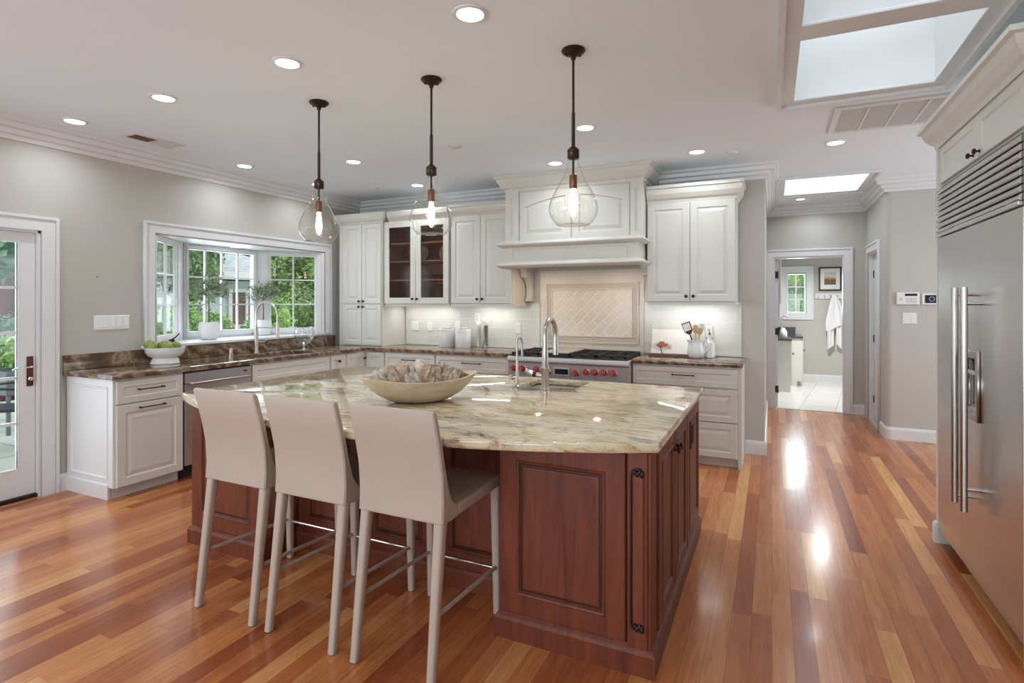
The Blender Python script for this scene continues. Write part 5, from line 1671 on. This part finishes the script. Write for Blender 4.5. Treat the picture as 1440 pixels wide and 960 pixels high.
# ---- dough bowl with dried husks on the island
DBX, DBY, DA = -1.752, 2.535, 50
t = thing('wooden_bowl', 'long pale turned-wood dough bowl full of dried husks on the island', 'bowl', (DBX, DBY, IZ1 + 0.0005), DA)
lps = []
n = 56
def bowl_ring(a, b, z, lift):
    out = []
    for i in range(n):
        th = 2 * PI * i / n
        c_, s_ = math.cos(th), math.sin(th)
        e = 1.0 + 0.06 * abs(c_) ** 6
        out.append(Vector((a * 0.95 * c_ * e, b * s_ * (1 - 0.18 * c_ ** 2), z + 0.75 * lift * abs(c_) ** 2.2)))
    return out
outp = [(0.10, 0.07, 0.0, 0), (0.17, 0.115, 0.012, 0.0), (0.235, 0.155, 0.042, 0.008), (0.285, 0.185, 0.082, 0.018), (0.322, 0.205, 0.122, 0.026), (0.325, 0.207, 0.127, 0.027),
        (0.318, 0.200, 0.128, 0.027), (0.275, 0.175, 0.088, 0.018), (0.22, 0.14, 0.05, 0.008), (0.15, 0.10, 0.024, 0), (0.05, 0.04, 0.018, 0)]
MB().loops([bowl_ring(*p) for p in outp]).build('bowl_shell', 'bowlwood', t, smooth=50)
rnd = random.Random(21)


def husk(seed, mat, L, r):
    rr = random.Random(seed)
    ph = [rr.uniform(0, 6.3) for _ in range(5)]
    lps = []
    nu, nv = 60, 16
    for j in range(nv + 1):
        f_ = j / nv
        pr = (math.sin(PI * min(1, f_ * 0.80 + 0.03))) ** 0.7 * (1.0 if f_ < 0.75 else 1.0 + (f_ - 0.75) * 0.9)
        lp = []
        for i in range(nu):
            th = 2 * PI * i / nu
            pl = 0.20 * math.sin(9 * th + ph[0] + 2.2 * f_) + 0.13 * math.sin(5 * th + ph[1] - 1.5 * f_) + 0.09 * math.sin(14 * th + ph[2] + 3 * f_)
            q = r * pr * (1 + pl * (0.35 + f_))
            bend = 0.12 * L * f_ * f_
            lp.append(Vector((q * math.cos(th) + bend * math.cos(ph[3]), q * math.sin(th) + bend * math.sin(ph[3]), L * f_ + 0.012 * math.sin(5 * th + ph[4]) * f_)))
        lps.append(lp)
    lps.append([Vector((v.x * 0.55 + 0.1 * 0, v.y * 0.55, v.z * 0.86)) for v in lps[-1]])
    lps.append([Vector((v.x * 0.25, v.y * 0.25, L * 0.6)) for v in lps[-3]])
    return MB().loops(lps).build('husk', mat, smooth=55)


spots = []
HP = []
cA, sA = math.cos(R(DA)), math.sin(R(DA))
spec = [(-0.205, -0.01, 0.095, 'pod_grey', 0.085, 0.032, 'leftmost bleached husk at the left tip of the wooden bowl'),
        (-0.165, 0.045, 0.085, 'pod_grey', 0.125, 0.042, 'pale husk near the left end, behind the leftmost one'),
        (-0.130, -0.055, 0.095, 'pod', 0.095, 0.034, 'small curled brown-edged husk at the front left of the wooden bowl'),
        (-0.085, -0.005, 0.085, 'pod', 0.155, 0.046, 'tall folded grey-beige husk left of centre in the wooden bowl'),
        (-0.065, 0.085, 0.090, 'pod_grey', 0.130, 0.042, 'white rounded husk at the back left of the heap'),
        (-0.050, -0.085, 0.095, 'pod_grey', 0.100, 0.036, 'pale husk at the front rim, left of the wide pleated one'),
        (0.005, -0.040, 0.085, 'pod', 0.140, 0.048, 'wide pleated husk at the front centre of the wooden bowl'),
        (0.020, 0.045, 0.095, 'pod_grey', 0.150, 0.046, 'pale husk standing highest at the back centre of the wooden bowl'),
        (0.040, -0.095, 0.098, 'pod', 0.080, 0.032, 'small curled husk at the front right of centre in the wooden bowl'),
        (0.080, -0.010, 0.085, 'pod_brown', 0.125, 0.040, 'brown husk in the middle of the heap, behind the small front curl'),
        (0.060, 0.110, 0.090, 'pod_grey', 0.120, 0.038, 'grey husk at the far back of the heap'),
        (0.115, 0.065, 0.090, 'pod_grey', 0.130, 0.040, 'pale husk with brown tip at the back right of the wooden bowl'),
        (0.120, -0.070, 0.080, 'pod', 0.110, 0.042, 'ruffled husk right of centre along the front rim'),
        (0.160, 0.000, 0.080, 'pod', 0.120, 0.040, 'ruffled husk near the right end of the wooden bowl'),
        (0.195, 0.035, 0.095, 'pod_grey', 0.090, 0.032, 'pale husk behind the right tip of the wooden bowl'),
        (0.215, -0.02, 0.100, 'pod_brown', 0.070, 0.028, 'rightmost brown-flecked husk at the right tip of the wooden bowl')]
for i, (lx, ly, z, mt_, L, r, lb) in enumerate(spec):
    o = husk(100 + i, mt_, L, r)
    o.name = 'dried_husk'
    wx, wy = DBX + lx * cA - ly * sA, DBY + lx * sA + ly * cA
    o.location = (wx, wy, IZ1 + z - 0.028)
    # fan outwards from the centre of the heap
    o.rotation_euler = Euler((0, 0, rnd.uniform(0, 6.28)))
    o.rotation_mode = 'QUATERNION'
    od = Vector((lx * cA - ly * sA, lx * sA + ly * cA, 0))
    lean = Vector((od.x * 1.9 + rnd.uniform(-0.25, 0.25), od.y * 1.9 + rnd.uniform(-0.25, 0.25), 1)).normalized()
    o.rotation_quaternion = lean.to_track_quat('Z', 'Y')
    tag(o, lb, 'dried husk', 'dried husks heaped in the wooden bowl')

# ================================================================= SWITCHES AND OUTLETS
def plate(label, cat, name, M4, w, h, gangs, kind):
    t = thing(name, label, cat, (0, 0, 0))
    MB().panel(-w / 2, w / 2, -h / 2, h / 2, -0.007, 0.0066, [(0, 0.004), (0.005, 0)], m=M4).build('cover_plate', 'plastic', t)
    for g in range(gangs):
        cx = -w / 2 + w * (g + 0.5) / gangs if gangs > 1 else 0
        p = MB()
        if kind[min(g, len(kind) - 1)] == 's':
            p.prism([(-0.0095, -0.033), (-0.0072, -0.033), (-0.0072, 0.033), (-0.0078, 0.033)], cx - 0.0165, cx + 0.0165, 'x', M4)
            p.build('rocker', 'white', t)
        else:
            p.box(cx - 0.0165, cx + 0.0165, -0.0085, -0.0071, -0.033, 0.033, M4)
            s_ = p.build('receptacle', 'white', t)
            q = MB()
            for zz in (-0.018, 0.018):
                for xx in (-0.006, 0.006):
                    q.box(cx + xx - 0.001, cx + xx + 0.001, -0.0089, -0.0086, zz - 0.004, zz + 0.004, M4)
            q.build('slot', 'iron', s_)
    return t


TW = YB - 0.0125
plate('wide white five-gang switch plate on the wall between patio door and bay window', 'light switch', 'switch_plate', FR(XW, 2.716, 1.283, 90), 0.272, 0.118, 5, 's')
plate('white double switch plate on the tile beside the corner hutch', 'light switch', 'switch_plate', FR(-4.05, TW, 1.152, 0), 0.118, 0.118, 2, 's')
plate('white single outlet on the tile between the double switch and the canisters', 'outlet', 'outlet_plate', FR(-3.82, TW, 1.152, 0), 0.073, 0.118, 1, 'o')
plate('white outlet on the tile half hidden behind the right canister', 'outlet', 'outlet_plate', FR(-3.43, TW, 1.165, 0), 0.073, 0.118, 1, 'o')
plate('white outlet on the tile above the salt mill', 'outlet', 'outlet_plate', FR(-3.16, TW, 1.265, 0), 0.073, 0.118, 1, 'o')
plate('white outlet on the tile below the left hood corbel', 'outlet', 'outlet_plate', FR(-2.625, TW, 1.15, 0), 0.073, 0.118, 1, 'o')
plate('white outlet on the tile left of the cookbook', 'outlet', 'outlet_plate', FR(-1.085, TW, 1.165, 0), 0.075, 0.118, 1, 'o')
plate('white outlet on the tile behind the ribbed bottle', 'outlet', 'outlet_plate', FR(-0.555, TW, 1.16, 0), 0.075, 0.118, 1, 'o')
plate('white double switch plate on the grey wall below the alarm keypad', 'light switch', 'switch_plate', FR(1.305, 6.99, 1.283, 0), 0.125, 0.118, 2, 's')
t = thing('alarm_keypad', 'white alarm keypad on the grey wall left of the thermostat', 'keypad', (1.29, 6.99, 1.495))
MB().box(-0.10, 0.10, -0.028, -0.0005, -0.068, 0.062).build('case', 'plastic', t, bevel=0.006)
MB().box(-0.028, 0.078, -0.0295, -0.0282, 0.022, 0.046).build('display', 'screen', t)
k = MB()
for a in range(3):
    for b in range(2):
        k.box(-0.018 + a * 0.034, 0.006 + a * 0.034, -0.030, -0.0282, -0.045 + b * 0.026, -0.027 + b * 0.026)
k.lathe([(0.018, 0.0282), (0.016, 0.031), (0.001, 0.0312)], seg=18, m=Matrix.Translation((-0.065, 0, -0.012)) @ Matrix.Rotation(R(90), 4, 'X'))
k.build('buttons', 'grille', t)
t = thing('thermostat', 'dark-faced thermostat with a round pale dial, partly behind the refrigerator surround', 'thermostat', (1.492, 6.99, 1.485))
MB().box(-0.082, 0.082, -0.018, -0.0005, -0.058, 0.058).build('case', 'plastic', t, bevel=0.004)
MB().box(-0.056, 0.070, -0.020, -0.0182, -0.042, 0.040).build('screen', 'screen', t)
MB().polyhole([(0.026 * math.cos(2 * PI * i / 28) + 0.002, 0.026 * math.sin(2 * PI * i / 28)) for i in range(28)], [[(0.017 * math.cos(2 * PI * i / 28) + 0.002, 0.017 * math.sin(2 * PI * i / 28)) for i in range(28)]], -0.0212, -0.0202, m=RYZ).build('dial', 'screen_dial', t)

t = thing('picture_nail', 'tiny dark nail left in the wall between patio door and bay window', 'nail', (XW, 2.60, 1.655))
MB().tube([(0.0003, 0, 0), (0.012, 0, 0.003)], 0.0022, 8).lathe([(0.0045, 0), (0.0045, 0.0015), (0.001, 0.002)], seg=12, m=Matrix.Translation((0.012, 0, 0.003)) @ Matrix.Rotation(R(90), 4, 'Y')).build('shank', 'iron', t)

# ================================================================= BATHROOM BEYOND THE HALL
def vanity(label, x1, y0_, y1_, ct, topz=0.86):
    t = thing('vanity_cabinet', label, 'cabinet', (0, 0, 0))
    MB().box(-0.325, x1, y0_, y1_, 0.09 if y0_ > 10.3 else 0.0, topz - 0.03).build('cabinet_body', 'cab', t)
    if y0_ > 10.3:
        MB().box(-0.325, x1 - 0.07, y0_, y1_, 0.0, 0.0899).build('toe_kick', 'cab', t)
    MB().box(-0.325, x1 + 0.02, y0_ - 0.02, y1_, topz - 0.0295, topz).build('counter', 'vanity_top', t)
    w = y1_ - y0_
    d = MB().panel(0.01, w - 0.01, 0.12, topz - 0.05, -0.02, 0.019, FLATP(0.05), m=FR(x1, y0_, 0, 90)).build('door', 'cab', t)
    k = MB()
    knob_mb(k, 0.05, -0.02, 0.62, FR(x1, y0_, 0, 90), 1.2)
    k.build('knob', 'bronze', d, smooth=40)
    return t
vanity('shallow cream vanity end with dark counter nearest the bathroom doorway', 0.275, 9.93, 10.68, 1)
v2 = vanity('cream vanity cabinet with dark counter under the bathroom window', 0.47, 10.705, 11.49, 1)
MB().box(-0.325, 0.40, 11.468, 11.488, 0.8605, 0.99).build('upstand', 'vanity_top', v2)
t = thing('wall_cabinet', 'narrow cream bathroom wall cabinet beside the window', 'cabinet', (0, 0, 0))
MB().box(-0.325, 0.115, 9.55, 10.25, 1.42, 2.30).build('cabinet_body', 'cab', t)
MB().panel(0.01, 0.69, 1.43, 2.29, -0.02, 0.019, FLATP(0.06), m=FR(0.115, 9.55, 0, 90)).build('door', 'cab', t)
t = thing('soap_bottle', 'white soap bottle on the dark bathroom counter', 'bottle', (0.175, 10.12, 0.8605))
MB().lathe([(0.05, 0), (0.06, 0.02), (0.055, 0.11), (0.03, 0.15), (0.018, 0.17), (0.001, 0.171)], seg=20).build('body', 'white', t, smooth=50)
t = thing('vanity_faucet', 'chrome faucet on the bathroom vanity below the window', 'faucet', (0.16, 10.95, 0.8605))
MB().lathe([(0.025, 0), (0.02, 0.02), (0.018, 0.16)], seg=16).tube([(0, 0, 0.15), (0.0, 0, 0.30), (0.05, 0, 0.36), (0.10, 0, 0.33)], 0.014, 10).build('spout', 'chrome', t, smooth=50)
t = thing('framed_picture', 'framed beach print with wide white mat on the bathroom wall', 'picture', (0.96, 11.4985, 1.875))
MB().polyhole(rect(-0.18, 0.18, -0.215, 0.215), [rect(-0.155, 0.155, -0.19, 0.19)], -0.025, 0, 0.003, m=RYZ).build('frame', 'frame', t)
MB().box(-0.154, 0.154, -0.012, -0.001, -0.189, 0.189).build('mat', 'paper', t)
MB().box(-0.092, 0.092, -0.0135, -0.0122, -0.105, 0.125).build('print', 'print', t)
t = thing('hook_rail', 'white wooden hook rail under the picture in the bathroom', 'hook rail', (0.97, 11.4985, 1.565))
MB().box(-0.25, 0.25, -0.02, 0, -0.05, 0.05).build('board', 'trim', t, bevel=0.004)
for k_ in range(5):
    x = -0.20 + 0.10 * k_
    MB().tube([(x, -0.02, 0.02), (x, -0.05, 0.01), (x, -0.06, -0.02), (x, -0.045, -0.035)], 0.006, 8).build('hook', 'nickel', t, smooth=60)
# towel
tw = MB()
lps = []
n = 40
rt = random.Random(3)
for j in range(18):
    f_ = j / 17
    z = 1.585 - 0.60 * f_
    hwid = 0.03 + 0.125 * min(1, f_ * 1.35) ** 0.8
    lp = []
    for i in range(n):
        th = 2 * PI * i / n
        c_, s_ = math.cos(th), math.sin(th)
        pl = 0.016 * math.sin(c_ * 9 + 0.8 + f_) * min(1, f_ * 3)
        lp.append(Vector((1.02 + hwid * c_ + 0.02 * f_, 11.40 + (0.022 + 0.018 * f_) * s_ + pl, z + 0.05 * f_ * math.sin(c_ * 2.2 + 0.4))))
    lps.append(lp)
tw.loops(lps)
lps = []
for j in range(8):
    f_ = j / 7
    z = 1.06 - 0.42 * f_
    hwid = 0.055 - 0.005 * f_
    lps.append([Vector((1.0 - 0.04 + 0.0 * f_ + hwid * math.cos(2 * PI * i / n), 11.40 + 0.02 * math.sin(2 * PI * i / n) + 0.01 * math.sin(4 * math.cos(2 * PI * i / n)), z + 0.04 * f_ * math.cos(2 * PI * i / n))) for i in range(n)])
tw.loops(lps)
lps = []
for j in range(8):
    f_ = j / 7
    z = 1.06 - 0.40 * f_
    lps.append([Vector((1.09 + 0.045 * math.cos(2 * PI * i / n), 11.405 + 0.022 * math.sin(2 * PI * i / n) + 0.01 * math.cos(4 * math.cos(2 * PI * i / n)), z - 0.05 * f_ * math.cos(2 * PI * i / n))) for i in range(n)])
tw.loops(lps)
o = tw.build('towel', 'cotton', smooth=60)
tag(o, 'white bath towel hanging from the bathroom hook rail', 'towel')

# ================================================================= OUTSIDE
struct('patio', MB().polyhole([(-5.11, -8), (-5.11, 12), (-16, 22), (-45, 40), (-45, -20), (-16, -12)][::-1], [], -0.2, -0.06), 'stone')
struct('garden_ground', MB().box(-12, 14, 11.7, 24, -0.2, -0.06), 'stone')


def foliage_mb(c, r, n, size, seed, core=True):
    rnd = random.Random(seed)
    mb = MB()
    c = Vector(c)
    blobs = []
    for k in range(14):
        d = Vector((rnd.gauss(0, 1), rnd.gauss(0, 1), rnd.gauss(0, 1))).normalized()
        blobs.append((Vector((d.x * r[0], d.y * r[1], d.z * r[2])) * rnd.uniform(0.35, 0.75), rnd.uniform(0.34, 0.55)))
    if core:
        for b, k in blobs:
            mb.sphere(c + b, (r[0] * k * 0.82, r[1] * k * 0.82, r[2] * k * 0.82), 10, 6)
    for i in range(n):
        b, k = rnd.choice(blobs)
        d = Vector((rnd.gauss(0, 1), rnd.gauss(0, 1), rnd.gauss(0, 1))).normalized()
        p = c + b + Vector((d.x * r[0], d.y * r[1], d.z * r[2])) * k * rnd.uniform(0.85, 1.12)
        u = Vector((rnd.gauss(0, 1), rnd.gauss(0, 1), rnd.gauss(-0.2, 0.7))).normalized()
        w = u.cross(d + Vector((0.01, 0, 0))).normalized()
        L = size * rnd.uniform(0.6, 1.5)
        v = [mb.bm.verts.new(q) for q in (p, p + u * L * 0.5 + w * L * 0.28, p + u * L, p + u * L * 0.5 - w * L * 0.28)]
        mb.bm.faces.new(v)
    return mb


def plant(name, label, cat, c, r, n, size, seed, mat, trunk=None):
    t = thing(name, label, cat, (0, 0, 0))
    mb = foliage_mb(c, r, n, size, seed)
    bm_ = mb.bm
    me = bpy.data.meshes.new('foliage')
    bm_.to_mesh(me)
    bm_.free()
    me.materials.append(M[mat])
    o = bpy.data.objects.new('foliage', me)
    COL.objects.link(o)
    o.parent = t
    if trunk:
        MB().tube([(c[0], c[1], -0.07), (c[0] + 0.05, c[1], c[2] * 0.5), (c[0], c[1], c[2])], [trunk, trunk * 0.85, trunk * 0.6], 12).build('trunk', 'bark', t, smooth=60)
    return t


# detached garage seen through the bay window
t = thing('garden_house', 'pale blue outbuilding with grey shingled roof beyond the bay window', 'building', (0, 0, 0))
gx = -13.0
MB().box(gx - 3.5, gx, 9.25, 11.9, -0.06, 2.02).build('wall', 'siding', t)
rf = MB()
ev = [Vector((gx + 0.5, 8.8, 2.10)), Vector((gx + 0.5, 12.3, 2.10)), Vector((gx - 4.0, 12.3, 2.10)), Vector((gx - 4.0, 8.8, 2.10))]
rf.loops([ev, [v + Vector((0, 0, 0.12)) for v in ev], [Vector((gx - 1.7, 9.8, 3.15)), Vector((gx - 1.7, 10.6, 3.15)), Vector((gx - 1.8, 10.6, 3.15)), Vector((gx - 1.8, 9.8, 3.15))]])
rf.build('roof', 'shingle', t)
MB().box(gx + 0.501, gx + 0.54, 8.75, 12.35, 2.04, 2.235).build('fascia', 'trim', t)
MB().box(gx + 0.0005, gx + 0.06, 9.25, 9.42, -0.06, 2.02).build('corner_board', 'trim', t)
wf = MB().polyhole(rect(9.95, 11.05, 0.75, 1.82), [rect(10.05, 10.46, 0.85, 1.72), rect(10.54, 10.95, 0.85, 1.72)], gx + 0.0005, gx + 0.06, m=RXZ).build('window', 'trim', t)
MB().box(gx + 0.0006, gx + 0.02, 10.04, 10.96, 0.84, 1.73).build('pane', 'shade', wf)
t = thing('garden_fence', 'grey wooden fence panel left of the outbuilding', 'fence', (0, 0, 0))
fb = MB()
for k in range(9):
    fb.box(-12.72, -12.70, 7.62 + 0.155 * k, 7.765 + 0.155 * k, -0.06, 1.38)
fb.box(-12.74, -12.721, 7.62, 9.0, 1.15, 1.25).box(-12.74, -12.721, 7.62, 9.0, 0.2, 0.3)
fb.build('boards', pbr('grey_fence', rgb(136, 150, 154), 0.8, var=0.12, scale=6), t)
plant('flowering_shrub', 'green flowering shrub in front of the outbuilding, left of its window', 'shrub', (-10.2, 7.55, 0.72), (0.48, 0.48, 0.62), 2800, 0.075, 31, 'shrub')
plant('flowering_shrub', 'bright green shrub below the outbuilding window', 'shrub', (-10.4, 8.62, 0.66), (0.48, 0.48, 0.60), 2800, 0.075, 32, 'shrub')
plant('garden_shrub', 'yellow-green shrub in the lower left of the right bay window', 'shrub', (-8.1, 7.15, 0.9), (0.42, 0.42, 0.85), 3400, 0.075, 33, 'shrub')
plant('garden_shrub', 'mid-green shrub filling the lower right of the right bay window', 'shrub', (-8.6, 8.35, 0.95), (0.55, 0.5, 0.9), 3600, 0.08, 34, 'hedge')
plant('garden_tree', 'bushy green tree behind the right bay window', 'tree', (-10.6, 10.15, 1.75), (0.9, 0.72, 1.7), 6500, 0.12, 35, 'hedge', 0.1)
plant('garden_tree', 'tall leafy tree beyond the outbuilding roof in the right bay window', 'tree', (-17.6, 16.6, 3.6), (1.9, 1.7, 3.6), 8000, 0.2, 36, 'tree', 0.2)
plant('garden_tree', 'tall dark tree rising behind the outbuilding roof', 'tree', (-24.5, 19.4, 4.8), (2.8, 2.6, 5.0), 8000, 0.26, 37, 'tree', 0.25)
plant('garden_tree', 'leafy tree at the left side of the middle bay window', 'tree', (-11.0, 7.55, 2.55), (0.78, 0.62, 1.05), 5200, 0.11, 38, 'tree', 0.06)
plant('garden_tree', 'broad dark tree left of the outbuilding', 'tree', (-24.5, 14.2, 4.2), (2.2, 1.9, 4.6), 7000, 0.24, 39, 'hedge', 0.25)
plant('garden_hedge', 'green bush low in the left flank of the bay window', 'shrub', (-9.6, 6.15, 0.75), (0.55, 0.5, 0.8), 3600, 0.08, 40, 'shrub')
plant('garden_tree', 'tall conifer behind the left flank of the bay window', 'tree', (-19.4, 12.6, 3.6), (1.2, 1.05, 3.8), 6500, 0.18, 41, 'tree', 0.3)
plant('garden_tree', 'blue-green conifer branches hanging at the top of the patio door glass', 'tree', (-8.6, 3.55, 2.55), (0.95, 0.8, 0.8), 5200, 0.10, 42, 'dark_tree')
plant('garden_tree', 'dense dark conifer wall far behind the patio door', 'tree', (-20.0, 8.1, 4.2), (2.0, 1.9, 5.0), 8000, 0.26, 43, 'dark_tree', 0.3)
plant('garden_shrub', 'dark shrub at the foot of the redwood trunk', 'shrub', (-9.0, 3.65, 0.75), (0.5, 0.5, 0.6), 3200, 0.07, 44, 'dark_tree')
rw = MB()
lps = []
rr = random.Random(8)
ph = [rr.uniform(0, 6) for _ in range(4)]
for j in range(20):
    z = -0.07 + j * 0.25
    k = 0.50 + 0.18 * math.exp(-z * 1.2)
    lps.append([Vector((-11.2 + k * (1 + 0.10 * math.sin(9 * th + ph[0] + 0.4 * z) + 0.06 * math.sin(17 * th + ph[1])) * math.cos(th), 4.75 + k * (1 + 0.10 * math.sin(9 * th + ph[0] + 0.4 * z) + 0.06 * math.sin(17 * th + ph[1])) * math.sin(th), z)) for th in [2 * PI * i / 64 for i in range(64)]])
o = rw.loops(lps).build('redwood_trunk', 'redwood', smooth=60)
tag(o, 'thick reddish fibrous tree trunk seen through the patio door', 'tree trunk')
# patio furniture
t = thing('flower_planter', 'grey planter box with pale flowers outside the patio door', 'planter', (-8.05, 3.38, -0.06))
MB().box(-0.25, 0.25, -0.2, 0.2, 0.45, 0.72).box(-0.24, -0.2, -0.19, -0.15, 0, 0.45).box(0.2, 0.24, -0.19, -0.15, 0, 0.45).box(-0.24, -0.2, 0.15, 0.19, 0, 0.45).box(0.2, 0.24, 0.15, 0.19, 0, 0.45).build('box', 'planter', t, bevel=0.01)
fm = foliage_mb((0, 0, 0.92), (0.28, 0.24, 0.22), 1300, 0.05, 50)
fm.build('foliage', 'shrub', t)
fm = foliage_mb((0, 0, 1.02), (0.26, 0.22, 0.22), 420, 0.05, 51, False)
fm.build('flowers', 'flower', t)
t = thing('patio_table', 'charcoal metal patio table outside the patio door', 'table', (-6.4, 1.9, -0.06))
MB().box(-0.5, 0.5, -0.45, 0.45, 0.70, 0.735).build('tabletop', 'patio_metal', t, bevel=0.005)
for sx in (-0.42, 0.42):
    for sy in (-0.38, 0.38):
        MB().box(sx - 0.025, sx + 0.025, sy - 0.025, sy + 0.025, 0, 0.6995).build('leg', 'patio_metal', t)


def patio_chair(label, loc, deg):
    t = thing('patio_chair', label, 'chair', loc, deg, 'charcoal metal patio chairs')
    MB().box(-0.24, 0.24, -0.24, 0.24, 0.42, 0.445).build('seat', 'patio_metal', t, bevel=0.004)
    for sx in (-1, 1):
        MB().tube([(sx * 0.23, -0.25, 0), (sx * 0.23, -0.22, 0.44), (sx * 0.23, -0.30, 0.95)], 0.016, 8).build('leg', 'patio_metal', t, smooth=60)
        MB().tube([(sx * 0.23, 0.25, 0), (sx * 0.23, 0.22, 0.44)], 0.016, 8).build('leg', 'patio_metal', t, smooth=60)
        MB().tube([(sx * 0.23, 0.22, 0.44), (sx * 0.25, 0.2, 0.64), (sx * 0.25, -0.02, 0.66), (sx * 0.23, -0.25, 0.64)], 0.013, 8).build('armrest', 'patio_metal', t, smooth=60)
    b = MB()
    for k in range(7):
        x = -0.18 + 0.06 * k
        b.box(x - 0.016, x + 0.016, -0.005, 0.005, 0.0, 0.46, Matrix.Translation((0, -0.225, 0.46)) @ Matrix.Rotation(R(9), 4, 'X'))
    b.box(-0.23, 0.23, -0.312, -0.285, 0.90, 0.96)
    b.build('backrest', 'patio_metal', t)
    return t


patio_chair('charcoal patio chair nearest the right edge of the patio door glass', (-7.1, 2.86, -0.06), 140)
patio_chair('charcoal patio chair behind the patio table, farther left', (-7.45, 2.05, -0.06), 95)
# hedge behind the bathroom window
plant('garden_hedge', 'leafy green hedge outside the bathroom window', 'hedge', (0.5, 14.2, 1.5), (2.0, 0.8, 1.9), 7000, 0.09, 60, 'hedge')
bpy.context.view_layer.update()
